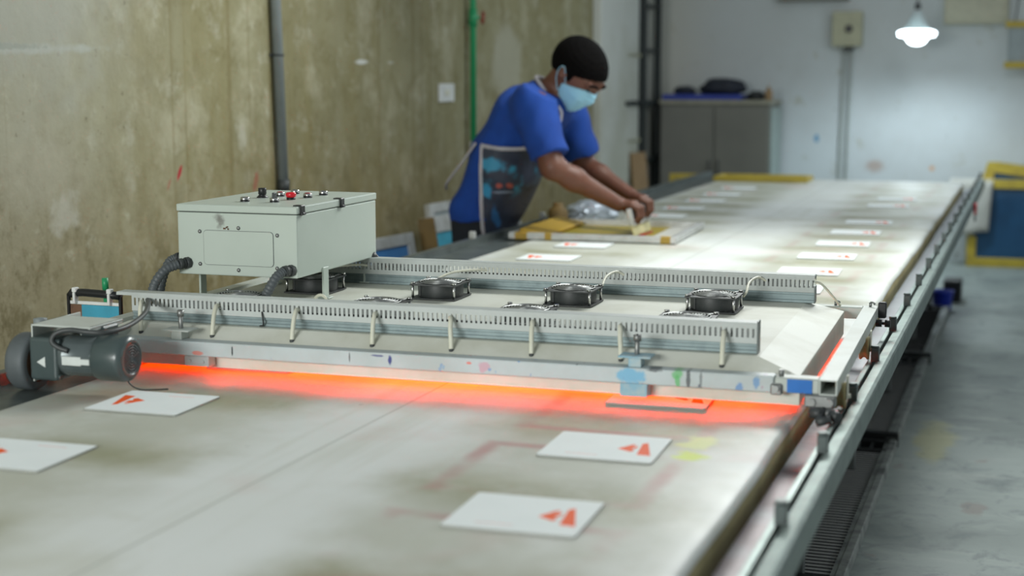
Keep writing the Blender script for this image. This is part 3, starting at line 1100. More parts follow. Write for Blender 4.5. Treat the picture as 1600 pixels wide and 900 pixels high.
# hardware dangling under the front right corner
mb = MB()
mb.box((-0.03, -0.006, 0.872), (0.034, 0.028, 0.899), 0.003)
mb.cyl((-0.014, -0.012, 0.884), (-0.014, 0.0, 0.884), 0.009, 0.009, 6)
mb.cyl((0.022, -0.02, 0.886), (0.022, 0.0, 0.886), 0.010, 0.010, 6)
mb.cyl((0.008, -0.016, 0.864), (0.03, -0.016, 0.864), 0.012, 0.012, 12)
mb.build('corner_bracket', M['steel'], dry)
mb = MB()
mb.cyl((-0.012, -0.035, 0.868), (0.012, -0.045, 0.870), 0.011, 0.011, 10)
mb.cyl((0.004, -0.070, 0.856), (0.030, -0.060, 0.862), 0.010, 0.009, 8)
mb.cyl((0.012, -0.02, 0.875), (0.006, -0.075, 0.858), 0.005, 0.005, 8)
mb.cyl((0.030, -0.03, 0.866), (0.046, -0.045, 0.862), 0.012, 0.012, 6)
mb.build('adjusting_knob', M['cable_grey'], dry)

# ------------------------------------------------------------------ cooling fans
fan = empty('cooling_fan')
mb = MB()
mb.lathe([(0.057, 0.004), (0.0585, 0.010), (0.0585, 0.030), (0.057, 0.036)], seg=36)
mb.lathe([(0.0545, 0.036), (0.0545, 0.004)], seg=36)
for a in (45, 225):
    mb.box((0.03, -0.006, 0.006), (0.062, 0.006, 0.034), 0.001, Matrix.Rotation(math.radians(a + 0), 4, 'Z'))
hs = mb.build('housing', M['fan_black'], fan)
for nm, z in (('top_flange', 0.0355), ('bottom_flange', 0.0005)):
    mb = MB()
    seg, R, q = 32, 0.0555, 0.063
    outer, inner = [], []
    for i in range(seg):
        a = 2 * math.pi * i / seg
        c_, s_ = math.cos(a), math.sin(a)
        m_ = max(abs(c_), abs(s_))
        outer.append((q * c_ / m_ * (0.985 if abs(abs(c_) - abs(s_)) < .02 else 1), q * s_ / m_ * (0.985 if abs(abs(c_) - abs(s_)) < .02 else 1)))
        inner.append((R * c_, R * s_))
    for z_, flip in ((z, True), (z + 0.003, False)):
        vo = [mb.bm.verts.new((x, y, z_)) for x, y in outer]
        vi = [mb.bm.verts.new((x, y, z_)) for x, y in inner]
        for i in range(seg):
            j = (i + 1) % seg
            mb.bm.faces.new((vo[i], vo[j], vi[j], vi[i]))
        if flip:
            lo_o, lo_i = vo, vi
    for i in range(seg):
        j = (i + 1) % seg
        mb.bm.faces.new((lo_o[i], lo_o[j], vo[j], vo[i]))
        mb.bm.faces.new((lo_i[i], lo_i[j], vi[j], vi[i]))
    mb.build(nm, M['fan_black'], fan)
sp0 = None
for sx in (-1, 1):
    for sy in (-1, 1):
        if sp0 is None:
            mb = MB()
            mb.cyl((0, 0, 0.002), (0, 0, 0.042), 0.0034, 0.0034, 10)
            mb.cyl((0, 0, 0.040), (0, 0, 0.0435), 0.006, 0.006, 8)
            sp0 = mb.build('spacer_bolt', M['chrome'], fan)
            sp0.location = (sx * 0.056, sy * 0.056, 0)
        else:
            share(sp0, 'spacer_bolt', fan, (sx * 0.056, sy * 0.056, 0))
mb = MB()
mb.lathe([(0.0, 0.032), (0.021, 0.032), (0.022, 0.030), (0.022, 0.008)], seg=20)
for i in range(7):
    a = 2 * math.pi * i / 7
    pts = []
    m4 = Matrix.Rotation(a, 4, 'Z')
    mb.poly([m4 @ Vector(p) for p in ((0.021, -0.010, 0.012), (0.052, -0.022, 0.010), (0.052, 0.010, 0.028), (0.021, 0.006, 0.026))])
mb.build('rotor', M['fan_black'], fan, normals=False)
mb = MB()
for R, z in ((0.015, 0.0450), (0.021, 0.0450), (0.0275, 0.0448), (0.034, 0.0444), (0.0405, 0.0436), (0.047, 0.0424), (0.0535, 0.0406)):
    mb.tube([(R * math.cos(2 * math.pi * i / 28), R * math.sin(2 * math.pi * i / 28), z) for i in range(28)], 0.0015, 6, closed=True)
for a in (45, 135):
    c_, s_ = math.cos(math.radians(a)), math.sin(math.radians(a))
    mb.tube([(-0.074 * c_, -0.074 * s_, 0.040), (-0.054 * c_, -0.054 * s_, 0.0385), (-0.02 * c_, -0.02 * s_, 0.0425), (0.02 * c_, 0.02 * s_, 0.0425), (0.054 * c_, 0.054 * s_, 0.0385), (0.074 * c_, 0.074 * s_, 0.040)], 0.0016, 6)
mb.lathe([(0.0, 0.0445), (0.010, 0.0445), (0.0105, 0.043), (0.0, 0.043)], seg=16)
g_ = mb.build('finger_guard', M['guard'], fan)
fan.scale = (1.06, 1.06, 1.06)

fan_sp = []
lab_b = ['black cooling fan with round wire guard under the grey control box',
         'black cooling fan on the rear of the hood, first clear of the control box',
         'black cooling fan midway along the rear duct, cable arching over its back corner',
         'black cooling fan on the rear of the hood nearest the aluminium rail']
lab_f = ['cooling fan behind the front duct, beside the corrugated hose of the control box',
         'cooling fan whose wire guard shows above the front duct beside the control box leg',
         'cooling fan whose wire guard shows above the front duct, second from its rail end',
         'cooling fan whose wire guard shows above the front duct nearest its rail end']
for i in range(4):
    o = fan if i == 0 else copy_tree(fan)
    x = (-1.482, -1.105, -0.728, -0.350)[i]
    o.location, o.rotation_euler = gw(x, 0.715, 0.9562), (0, 0, GR)
    tag(o, lab_b[i], 'fan', 'black cooling fans in the rear line on the hood')
for i in range(4):
    x = (-1.515, -1.125, -0.738, -0.345)[i]
    o = copy_tree(fan, gw(x, 0.325, 0.9562), GR + math.radians((2, -1, 1, 0)[i]))
    tag(o, lab_f[i], 'fan', 'black cooling fans in the front line on the hood')

# ------------------------------------------------------------------ control box
box = empty('control_box', gw(-1.5725, 0.692, 0.956), GR)
tag(box, 'grey-green steel control box with push buttons on its lid, standing on four legs', 'control box')
bx, by = 0.1755, 0.262
zb_, zt_, zl_ = 0.074, 0.2405, 0.262
mb = MB()
mb.box((-bx, -by, zb_), (bx, by, zt_), 0.003, seg=2)
body = mb.build('body', M['box_body'], box)
mb = MB()
mb.box((-bx + 0.004, -by + 0.004, zt_), (bx - 0.004, by - 0.004, zt_ + 0.002))
mb.build('gasket', M['black'], box)
mb = MB()
mb.box((-bx - 0.002, -by - 0.002, zt_ + 0.002), (bx + 0.002, by + 0.002, zl_), 0.003, seg=2)
mb.build('lid', M['box_paint'], box)


def roundrect(cx, cy, w, h, r, n=5):
    pts = []
    for sx, sy, a0 in ((1, 1, 0), (-1, 1, 90), (-1, -1, 180), (1, -1, 270)):
        for k_ in range(n):
            a = math.radians(a0 + 90 * k_ / (n - 1))
            pts.append((cx + sx * (w - r) + r * math.cos(a), cy + sy * (h - r) + r * math.sin(a)))
    return pts


# knock-out panel: a raised plate within a groove on the front
to_front = Matrix(((1, 0, 0, 0), (0, 0, -1, -by), (0, 1, 0, 0), (0, 0, 0, 1)))
mb = MB()
mb.prism(roundrect(0.005, 0.148, 0.103, 0.0465, 0.010), 0.0003, 0.0016, to_front)
mb.build('panel_rim', M['leg'], box)
mb = MB()
mb.prism(roundrect(0.005, 0.148, 0.1018, 0.0453, 0.009), 0.0003, 0.0024, to_front)
mb.build('panel', M['box_paint'], box)
sc0 = None
for x, z in ((-0.109, 0.190), (0.006, 0.202), (0.119, 0.186), (-0.110, 0.103), (0.004, 0.090), (0.117, 0.099)):
    if sc0 is None:
        mb = MB()
        mb.lathe([(0.0, 0.0045), (0.0038, 0.0038), (0.0056, 0.0008), (0.0056, 0.0)], (0, 0, 0), (0, -1, 0), 10)
        sc0 = mb.build('screw', M['steel'], box)
        sc0.location = (x, -by - 0.0002, z)
    else:
        share(sc0, 'screw', box, (x, -by - 0.0002, z))
mb = MB()
rr = random.Random(5)
for i in range(5):
    cx, cz = -0.03 + rr.uniform(-.012, .012), 0.202 + rr.uniform(-.004, .004)
    mb.prism([(cx + rr.uniform(.002, .004) * math.cos(t), cz + rr.uniform(.0015, .003) * math.sin(t)) for t in [i_ * math.pi / 3 for i_ in range(6)]], 0.0002, 0.0008, to_front)
mb.build('chipped_paint', M['rust'], box)
# hinges
for y in (-0.235, 0.015):
    mb = MB()
    mb.box((bx - 0.018, y - 0.011, zl_), (bx + 0.006, y + 0.011, zl_ + 0.003), 0.001)
    mb.box((bx + 0.002, y - 0.011, zt_ - 0.002), (bx + 0.007, y + 0.011, zl_ + 0.002), 0.001)
    mb.cyl((bx + 0.006, y - 0.011, zt_ + 0.002), (bx + 0.006, y + 0.011, zt_ + 0.002), 0.004, 0.004, 8)
    mb.build('hinge', M['black'], box)
# legs
for x, y in ((-bx + .02, -by + .09), (bx + .002, -by + .165), (-bx + .09, by - .14), (bx - .02, by - .03)):
    mb = MB()
    mb.box((x - 0.003, y - 0.016, 0.003), (x + 0.003, y + 0.016, zb_ + 0.012), 0.001)
    mb.box((x - 0.016, y - 0.016, 0.0003), (x + 0.016, y + 0.016, 0.004), 0.001)
    mb.build('leg', M['box_paint'], box)


def button(x, y, kind):
    z = zl_
    mb = MB()
    mb.lathe([(0.0125, 0.0), (0.0125, 0.006), (0.0115, 0.0065)], (x, y, z), seg=18)
    ring = mb.build('button_base', M['black'], box)
    mb = MB()
    if kind in ('silver', 'lit', 'switch'):
        mb.lathe([(0.0125, 0.006), (0.0125, 0.011), (0.0105, 0.0125), (0.0095, 0.0115), (0.0, 0.0115)], (x, y, z), seg=18)
        mb.build('bezel', M['chrome'], ring)
    if kind == 'lit':
        mb = MB()
        mb.lathe([(0.009, 0.0115), (0.008, 0.014), (0.0, 0.0145)], (x, y, z), seg=16)
        mb.build('lens', M['red_lens'], ring)
    if kind == 'switch':
        mb = MB()
        mb.box((x - 0.0035, y - 0.009, z + 0.0115), (x + 0.0035, y + 0.009, z + 0.026), 0.0015)
        mb.build('lever', M['cable_grey'], ring)
    if kind == 'mushroom':
        mb = MB()
        mb.lathe([(0.008, 0.005), (0.0135, 0.008), (0.0145, 0.012), (0.0145, 0.017), (0.012, 0.020), (0.0, 0.0212)], (x, y, z), seg=20)
        c_ = mb.build('cap', M['red_btn'], ring)
        c_['label'] = 'red mushroom stop cap'
    if kind == 'dial':
        mb = MB()
        mb.lathe([(0.016, 0.0), (0.016, 0.003), (0.010, 0.005), (0.010, 0.010), (0.0115, 0.011), (0.0115, 0.026), (0.010, 0.0275), (0.0, 0.0275)], (x, y, z), seg=20)
        mb.build('cap', M['black'], ring)


# local coordinates within the box: x - (-1.577), y - 0.665
for x, y, kd in ((-0.032, -0.115, 'silver'), (-0.048, 0.018, 'dial'), (0.054, -0.110, 'switch'), (-0.021, 0.075, 'lit'), (0.058, -0.018, 'mushroom'), (-0.023, 0.173, 'silver'), (0.073, 0.057, 'lit'), (0.075, 0.155, 'silver')):
    button(x - 0.0045, y - 0.027, kd)


# corrugated hoses
def hose(path, r, name='hose', n=26, g=None):
    P_ = smooth_path(path, 14)
    mb = MB()
    mb.tube(P_, lambda t: r * (1.0 + 0.10 * math.sin(t * len(P_) * 1.9)), 12)
    return mb.build(name, M['hose'], box)


def gland(p0, p1, r):
    mb = MB()
    p0, p1 = Vector(p0), Vector(p1)
    d = (p1 - p0)
    mb.cyl(p0, p0 + d * .35, r * 1.35, r * 1.35, 8)
    mb.cyl(p0 + d * .35, p0 + d * .65, r * 1.15, r * 1.15, 16)
    mb.cyl(p0 + d * .65, p1, r * 1.32, r * 1.2, 16)
    return mb.build('cable_gland', M['cable_grey'], box)


gland((-0.130 - .015, -by, 0.105), (-0.160, -by - 0.03, 0.103), 0.0115)
hose([(-0.160, -by - 0.028, 0.103), (-0.185, -by - 0.055, 0.090), (-0.205, -by - 0.075, 0.055), (-0.212, -by - 0.082, 0.02), (-0.214, -by - 0.085, 0.0125)], 0.0125)
gland((-0.18, -by + 0.04, 0.112), (-0.205, -by + 0.04, 0.112), 0.011)
hose([(-0.203, -by + 0.04, 0.112), (-0.22, -by + 0.025, 0.10), (-0.226, -by + 0.0, 0.06), (-0.226, -by - 0.02, 0.018), (-0.226, -by - 0.03, 0.0135)], 0.012)
gland((0.160, -by, 0.095), (0.150, -by - 0.03, 0.096), 0.0115)
hose([(0.150, -by - 0.028, 0.096), (0.138, -by - 0.05, 0.082), (0.122, -by - 0.07, 0.045), (0.110, -by - 0.085, 0.022), (0.10, -by - 0.09, 0.0135)], 0.0125)
hose([(0.176, by - 0.02, 0.078), (0.185, by - 0.005, 0.062), (0.21, by + 0.0, 0.050), (0.25, by + 0.004, 0.052), (0.262, by + 0.006, 0.056)], 0.0095)
mb = MB()
mb.cyl((0.166, by - 0.03, 0.072), (0.18, by - 0.015, 0.08), 0.011, 0.011, 10)
mb.build('cable_gland', M['cable_grey'], box)

# ------------------------------------------------------------------ drive motor with wheel
mot = empty('drive_motor', gw(-1.692, -0.232, 0.8448), GR)
tag(mot, 'dark grey drive motor with rusty-hubbed wheel under a pale bracket at the dryer end', 'motor')
# local z: 0 at the wheel's contact with the rail
mb = MB()
R = 0.066
mb.lathe([(R * .70, -0.024), (R * .93, -0.024), (R * .985, -0.018), (R, -0.010), (R, 0.010), (R * .985, 0.018), (R * .93, 0.024), (R * .70, 0.024)], (-0.058, 0.0, R), (1, 0, 0), 48)
tyre = mb.build('tyre', M['rubber'], mot)
mb = MB()
mb.lathe([(R * .86, -0.018), (0.0, -0.018)], (-0.058, 0, R), (1, 0, 0), 32)
mb.lathe([(R * .86, 0.0245), (R * .80, 0.020), (R * .45, 0.018), (R * .35, 0.026), (0.0, 0.026)], (-0.058, 0, R), (1, 0, 0), 32)
mb.build('hub', M['rust'], mot)
mb = MB()
mb.box((-0.031, -0.030, 0.026), (-0.027, 0.16, 0.157), 0.001)
mb.box((-0.031, -0.030, 0.153), (0.125, 0.10, 0.157), 0.001)
mb.box((0.119, -0.030, 0.147), (0.123, 0.10, 0.157))
mb.box((-0.031, 0.10, 0.06), (0.02, 0.30, 0.10), 0.001)
mb.build('bracket', M['paint_grey'], mot)
mb = MB()
mb.box((-0.026, -0.048, 0.033), (0.047, 0.052, 0.131), 0.008, seg=3)
mb.cyl((0.052, -0.040, 0.042), (0.046, -0.040, 0.042), 0.006, 0.006, 8)
mb.cyl((0.052, -0.040, 0.122), (0.046, -0.040, 0.122), 0.006, 0.006, 8)
gb = mb.build('gearbox', M['motor'], mot)
mb = MB()
mb.prism([(-0.006, 0.075), (0.016, 0.064), (0.016, 0.088)], 0.0, 0.0006, Matrix(((1, 0, 0, 0), (0, 0, -1, -0.0482), (0, 1, 0, 0), (0, 0, 0, 1))))
t_ = mb.build('warning_label', M['sticker'], gb)
t_['label'] = 'white triangular warning sticker'
AX = (0.047, 0.0, 0.086)
mb = MB()
mb.lathe([(0.0, 0.0), (0.047, 0.0), (0.047, 0.012), (0.0455, 0.014), (0.0455, 0.095), (0.0, 0.095)], AX, (1, 0, 0), 40)
for i in range(12):
    a = 2 * math.pi * i / 12
    if math.cos(a) > -0.2:
        continue
mb.build('motor_body', M['motor_body'], mot)
mb = MB()
for a in (14, 22, 30, 38):
    ar = math.radians(a)
    m4 = Matrix.Translation(Vector(AX)) @ Matrix.Rotation(ar, 4, 'X')
    mb.box((0.016, -0.0485, -0.0012), (0.088, -0.044, 0.0012), 0, m4)
mb.build('cooling_ribs', M['motor_body'], mot)
mb = MB()
mb.lathe([(0.0, 0.085), (0.0505, 0.085), (0.0525, 0.089), (0.0525, 0.146), (0.050, 0.155), (0.043, 0.1605), (0.0345, 0.1625), (0.0345, 0.158), (0.0, 0.158)], AX, (1, 0, 0), 44)
fc = mb.build('fan_cover', M['motor'], mot)
mb = MB()
for R_ in (0.007, 0.013, 0.019, 0.025, 0.031):
    mb.tube([(AX[0] + 0.161, AX[1] + R_ * math.cos(2 * math.pi * i / 26), AX[2] + R_ * math.sin(2 * math.pi * i / 26)) for i in range(26)], 0.0017, 6, closed=True)
for a in (20, 80, 140):
    c_, s_ = math.cos(math.radians(a)), math.sin(math.radians(a))
    mb.tube([(AX[0] + .1605, AX[1] - .031 * c_, AX[2] - .031 * s_), (AX[0] + .1605, AX[1] + .031 * c_, AX[2] + .031 * s_)], 0.0014, 6)
mb.build('air_grille', M['rubber'], fc)
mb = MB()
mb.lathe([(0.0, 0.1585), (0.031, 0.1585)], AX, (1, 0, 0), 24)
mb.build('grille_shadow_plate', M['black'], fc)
# rating plate on the flattened side of the body
mb = MB()
mb.box((0.003, -0.0505, -0.010), (0.052, -0.044, 0.010), 0.001, Matrix.Translation(Vector(AX) + Vector((0.01, 0, -0.004))))
mb.box((0.038, -0.051, -0.007), (0.074, -0.0445, 0.006), 0.001, Matrix.Translation(Vector(AX) + Vector((0.01, 0, -0.004))))
p_ = mb.build('rating_plate', M['sticker'], mot)
# terminal box behind the motor and its cables
mb = MB()
mb.box((0.07, 0.012, 0.118), (0.13, 0.075, 0.152), 0.004)
mb.build('terminal_box', M['motor'], mot)
mb = MB()
mb.tube(smooth_path([(0.075, -0.046, 0.104), (0.052, -0.050, 0.112), (0.038, -0.052, 0.125), (0.045, -0.045, 0.142), (0.075, -0.036, 0.150), (0.12, -0.033, 0.147), (0.155, -0.01, 0.145), (0.16, 0.07, 0.148), (0.125, 0.19, 0.154), (0.07, 0.30, 0.160), (0.042, 0.342, 0.163)], 8), 0.0058, 10)
mb.build('motor_cable', M['cable_grey'], mot)
mb = MB()
mb.tube(smooth_path([(0.170, 0.03, 0.048), (0.178, 0.034, 0.022), (0.198, 0.040, 0.0085), (0.23, 0.050, 0.0075), (0.258, 0.066, 0.0075)], 6), 0.0016, 6)
mb.build('loose_wire', M['black'], mot)

# black-padded frame lying on the wall side rail beyond the motor
fr = empty('padded_frame', (-2.405, 3.46, 0.0))
tag(fr, 'black-padded frame with white clips and a blue sheet, standing behind the motor', 'frame')
FZ = 0.805
mb = MB()
mb.tube([(-0.075, 0.0, FZ + 0.155), (-0.07, 0.0, FZ + 0.163), (-0.03, 0.0, FZ + 0.165), (0.04, 0.0, FZ + 0.163), (0.085, 0.0, FZ + 0.160)], 0.011, 10)
mb.build('padded_bar', M['black'], fr)
for x in (-0.085, 0.08):
    mb = MB()
    mb.box((x, -0.004, 0.0), (x + 0.008, 0.006, FZ + 0.160), 0.001)
    mb.build('upright', M['black'], fr)
mb = MB()
mb.box((-0.077, -0.004, 0.0), (0.08, 0.006, 0.02), 0.001)
mb.build('bottom_bar', M['black'], fr)
mb = MB()
mb.box((-0.076, -0.002, FZ + 0.132), (0.08, 0.004, FZ + 0.141), 0.001)
mb.build('white_bar', M['white_plastic'], fr)
mb = MB()
mb.box((-0.04, 0.0, FZ - 0.10), (0.08, 0.003, FZ + 0.131))
mb.build('sheet', M['mesh_teal'], fr)
mb = MB()
mb.box((-0.076, 0.0, FZ - 0.10), (-0.04, 0.003, FZ + 0.131))
mb.build('sheet_edge', M['rust'], fr)
for x in (-0.055, 0.055):
    mb = MB()
    mb.box((x - 0.004, -0.015, FZ + 0.135), (x + 0.004, 0.004, FZ + 0.166), 0.0015)
    mb.box((x - 0.007, -0.014, FZ + 0.166), (x + 0.007, 0.004, FZ + 0.179), 0.002)
    mb.build('clip', M['white_plastic'], fr)
rod = MB()
rod.cyl((0, 0, 0), (0.0, 0, 1.0), 0.008, 0.007, 8)
rod.cyl((0, 0, 0.97), (0, 0, 1.002), 0.009, 0.009, 8)
ro = rod.build('plastic_rod', M['green_pipe'])
ro.location = (-2.40, 3.53, 0.0003)
ro.rotation_euler = (0.0, -0.015, 0)
tag(ro, 'green plastic rod standing on the floor behind the padded frame', 'rod')
kb = MB()
kb.lathe([(0.0, 0.0), (0.022, 0.0), (0.024, 0.004), (0.024, 0.050), (0.014, 0.062), (0.011, 0.064), (0.011, 0.082), (0.016, 0.084), (0.016, 0.098), (0.0, 0.100)], seg=18)
ko = kb.build('ink_bottle', M['pipe_grey'])
ko.location = (-2.205, 2.955, 0.8448)
ko.scale = (1, 1, 1.45)
tag(ko, 'small dark grey bottle standing behind the motor bracket by the wall', 'bottle')

# ------------------------------------------------------------------ printing screen, squeegee and items in front of the worker
scr = empty('printing_screen', (-1.80, 6.55, TZ + 0.0045), math.radians(2))
tag(scr, 'printing screen with yellow-taped frame lying on the table under the worker\'s hands', 'screen')
fw, fd, fh = 0.37, 0.36, 0.028
mb = MB()
mb.box((-fw, -fd, 0), (fw, -fd + 0.032, fh), 0.002)
mb.build('frame_bar', M['frame_alu'], scr)
mb = MB()
mb.box((-fw, fd - 0.032, 0), (fw, fd, fh), 0.002)
mb.build('frame_bar', M['frame_alu'], scr)
mb = MB()
mb.box((-fw, -fd + 0.032, 0), (-fw + 0.032, fd - 0.032, fh), 0.002)
mb.build('frame_bar', M['frame_alu'], scr)
mb = MB()
mb.box((fw - 0.032, -fd + 0.032, 0), (fw, fd - 0.032, fh), 0.002)
mb.build('frame_bar', M['frame_alu'], scr)
mb = MB()
mb.box((-fw + 0.03, -fd + 0.03, 0.001), (fw - 0.03, fd - 0.03, 0.003))
mb.build('emulsion_mesh', M['mesh_olive'], scr)
mb = MB()
mb.box((fw - 0.15, -fd + 0.033, 0.0031), (fw - 0.033, fd - 0.033, 0.0036))
mb.build('clear_mesh', M['rag'], scr)
mb = MB()
mb.box((-fw + 0.033, -fd + 0.05, 0.0031), (-0.2, fd - 0.05, 0.05), 0.01)
for v in mb.bm.verts:
    if v.co.z > 0.02:
        v.co.z *= 0.35 + 0.65 * max(0, 1 - (v.co.x + fw) / 0.18)
yt = mb.build('ink_heap', M['yellow'], scr)
yt['label'] = 'mound of yellow ink and tape at the wall side of the screen'
for x0, x1, y0, y1 in ((-fw + .03, -fw + .085, -fd - .001, -fd + .034), (-.205, -.175, -fd - .001, -fd + .022), (fw - .065, fw - .022, -fd - .001, -fd + .034), (-fw - .001, -fw + .034, -.1, .1)):
    mb = MB()
    mb.box((x0, y0, -0.0003), (x1, y1, fh + 0.0008), 0.0004)
    mb.build('tape', M['yellow'], scr)

sq = empty('squeegee', (-1.648, 6.545, TZ + 0.0082))
tag(sq, 'pale squeegee held upright in the worker\'s hands on the screen', 'squeegee')
m4 = Matrix.Rotation(math.radians(-14), 4, 'Y')
mb = MB()
mb.box((-0.013, -0.145, 0.045), (0.013, 0.145, 0.125), 0.006, m4, seg=2)
mb.build('handle', M['frame_alu'], sq)
mb = MB()
mb.box((-0.0045, -0.145, 0.003), (0.0045, 0.145, 0.05), 0.001, m4)
mb.build('blade', M['squeegee'], sq)
mb = MB()
mb.tube([(0.016, -0.10, 0.003), (0.03, -0.04, 0.004), (0.03, 0.05, 0.004), (0.018, 0.11, 0.003)], 0.0042, 8)
mb.build('ink_bead', M['red_ink'], sq)

# silver bag and white pot behind the screen
bm = bmesh.new()
bmesh.ops.create_icosphere(bm, subdivisions=4, radius=1.0)
rr = random.Random(11)
from mathutils import noise as mnoise
for v in bm.verts:
    n_ = mnoise.noise(v.co * 2.6) * 0.16 + mnoise.noise(v.co * 6.0) * 0.09
    p = v.co * (1 + n_)
    v.co = Vector((p.x * 0.125, p.y * 0.085, max(-0.042, p.z * 0.062) + 0.042))
for f in bm.faces:
    f.smooth = False
tmp = MB()
tmp.bm.free()
tmp.bm = bm
bag = tmp.build('crumpled_bag', M['silver'])
bag.location = (-2.045, 7.10, TZ + 0.0006)
bag.rotation_euler = (0, 0, 0.3)
tag(bag, 'crumpled silver-blue bag on the table behind the screen', 'bag')
mb = MB()
mb.lathe([(0.0, 0.0), (0.034, 0.0), (0.037, 0.003), (0.040, 0.055), (0.042, 0.058), (0.042, 0.064), (0.0, 0.066)], seg=24)
pot = mb.build('ink_pot', M['white_plastic'])
pot.location = (-1.83, 7.03, TZ + 0.0005)
tag(pot, 'white plastic ink pot beside the silver bag', 'pot')
mb = MB()
mb.lathe([(0.0, 0.0), (0.045, 0.0), (0.048, 0.004), (0.048, 0.07), (0.030, 0.085), (0.026, 0.088), (0.026, 0.105), (0.0, 0.107)], seg=24)
jar = mb.build('ink_jar', M['brown'])
jar.location = (-2.178, 6.97, TZ - 0.0053)
tag(jar, 'brown ink jar on the wall side rail behind the screen', 'jar')

# ------------------------------------------------------------------ the worker
PX, PY = -2.40, 6.52


def A3(*p):
    return np.array(p, dtype=np.float32)


def sd_cap(P, a, b, r1, r2, sy=1.0):
    """tapered capsule; sy>1 widens it sideways (world Y)"""
    a, b = A3(*a), A3(*b)
    ba = b - a
    pa = P - a
    t = np.clip(pa @ ba / (ba @ ba), 0, 1)[:, None]
    d = pa - t * ba
    if sy != 1.0:
        d = d * A3(1, 1 / sy, 1)
    return np.sqrt((d * d).sum(1)) - (r1 + (r2 - r1) * t[:, 0])


def sd_ell(P, c, axes, radii):
    q = (P - A3(*c)) @ np.array(axes, dtype=np.float32).T
    k0 = np.sqrt(((q / A3(*radii)) ** 2).sum(1))
    k1 = np.sqrt(((q / (A3(*radii) ** 2)) ** 2).sum(1)) + 1e-9
    return k0 * (k0 - 1) / k1


def smin(a, b, k):
    h = np.clip(0.5 + 0.5 * (b - a) / k, 0, 1)
    return b * (1 - h) + a * h - k * h * (1 - h)


def surface_nets(f, lo, hi, h):
    lo, hi = np.array(lo, float), np.array(hi, float)
    n = np.ceil((hi - lo) / h).astype(int) + 1
    ax = [lo[i] + h * np.arange(n[i]) for i in range(3)]
    G = np.stack(np.meshgrid(*ax, indexing='ij'), -1).reshape(-1, 3).astype(np.float32)
    D = np.empty(len(G), np.float32)
    for i in range(0, len(G), 400000):
        D[i:i + 400000] = f(G[i:i + 400000])
    D = D.reshape(n)
    ins = D < 0
    nx, ny_, nz = n
    cnt = np.zeros((nx - 1, ny_ - 1, nz - 1), np.float32)
    acc = np.zeros((nx - 1, ny_ - 1, nz - 1, 3), np.float32)
    offs = [(i, j, k_) for i in (0, 1) for j in (0, 1) for k_ in (0, 1)]

    def sl(o):
        return D[o[0]:o[0] + nx - 1, o[1]:o[1] + ny_ - 1, o[2]:o[2] + nz - 1]
    for o1 in offs:
        for d in range(3):
            if o1[d] == 1:
                continue
            o2 = list(o1)
            o2[d] = 1
            a, b = sl(o1), sl(o2)
            m = (a < 0) != (b < 0)
            t = np.where(m, a / np.where(np.abs(a - b) < 1e-9, 1e-9, a - b), 0)
            for q in range(3):
                acc[..., q] += np.where(m, o1[q] + (t if q == d else 0), 0)
            cnt += m
    act = cnt > 0
    idx = -np.ones(act.shape, int)
    idx[act] = np.arange(act.sum())
    cells = np.argwhere(act)
    verts = (cells + acc[act] / cnt[act][:, None]) * h + lo
    faces = []
    for d in range(3):
        u, v = (d + 1) % 3, (d + 2) % 3
        s1 = [slice(None)] * 3
        s2 = [slice(None)] * 3
        s1[d], s2[d] = slice(0, n[d] - 1), slice(1, n[d])
        ch = ins[tuple(s1)] != ins[tuple(s2)]
        e = np.argwhere(ch)
        e = e[(e[:, u] > 0) & (e[:, v] > 0) & (e[:, u] < n[u] - 1) & (e[:, v] < n[v] - 1)]
        if len(e) == 0:
            continue
        inside = ins[tuple(s1)][tuple(e.T)]

        def cell(du, dv):
            c = e.copy()
            c[:, u] -= du
            c[:, v] -= dv
            return idx[tuple(c.T)]
        q = np.stack([cell(1, 1), cell(0, 1), cell(0, 0), cell(1, 0)], 1)
        q[~inside] = q[~inside][:, ::-1]
        faces.append(q)
    faces = np.concatenate(faces)
    faces = faces[(faces >= 0).all(1)]
    return verts, faces


def net_object(name, jobs, mat, parent, mats=None):
    """jobs: list of (f, lo, hi, h) meshed and joined into one mesh"""
    vs, fs, o = [], [], 0
    for f, lo, hi, h in jobs:
        v, q = surface_nets(f, lo, hi, h)
        vs.append(v - np.array([PX, PY, 0]))
        fs.append(q + o)
        o += len(v)
    v, q = np.concatenate(vs), np.concatenate(fs)
    me = bpy.data.meshes.new(name)
    me.from_pydata(v.tolist(), [], q.tolist())
    me.polygons.foreach_set('use_smooth', [True] * len(me.polygons))
    me.materials.append(mat)
    ob = bpy.data.objects.new(name, me)
    COL.objects.link(ob)
    ob.parent = parent
    return ob


worker = empty('person', (PX, PY, 0))
tag(worker, 'person in blue T-shirt, navy apron and light blue face mask bending over the table', 'person')

# head frame
hf = np.array([0.66, -0.17, -0.73]); hf /= np.linalg.norm(hf)
hr = np.cross(hf, [0, 0, 1.0]); hr /= np.linalg.norm(hr)      # towards his right (camera side)
hu = np.cross(hr, hf)
HC = np.array([-1.94, 6.50, 1.575])
HA = [hf, hr, hu]


def H(f, r, u):
    return tuple(HC + hf * f + hr * r + hu * u)


J = dict(nsh=(-2.085, 6.315, 1.425), nel=(-1.985, 6.27, 1.165), nwr=(-1.735, 6.44, 0.998),
         fsh=(-2.06, 6.715, 1.40), fel=(-1.985, 6.77, 1.14), fwr=(-1.738, 6.655, 1.022))


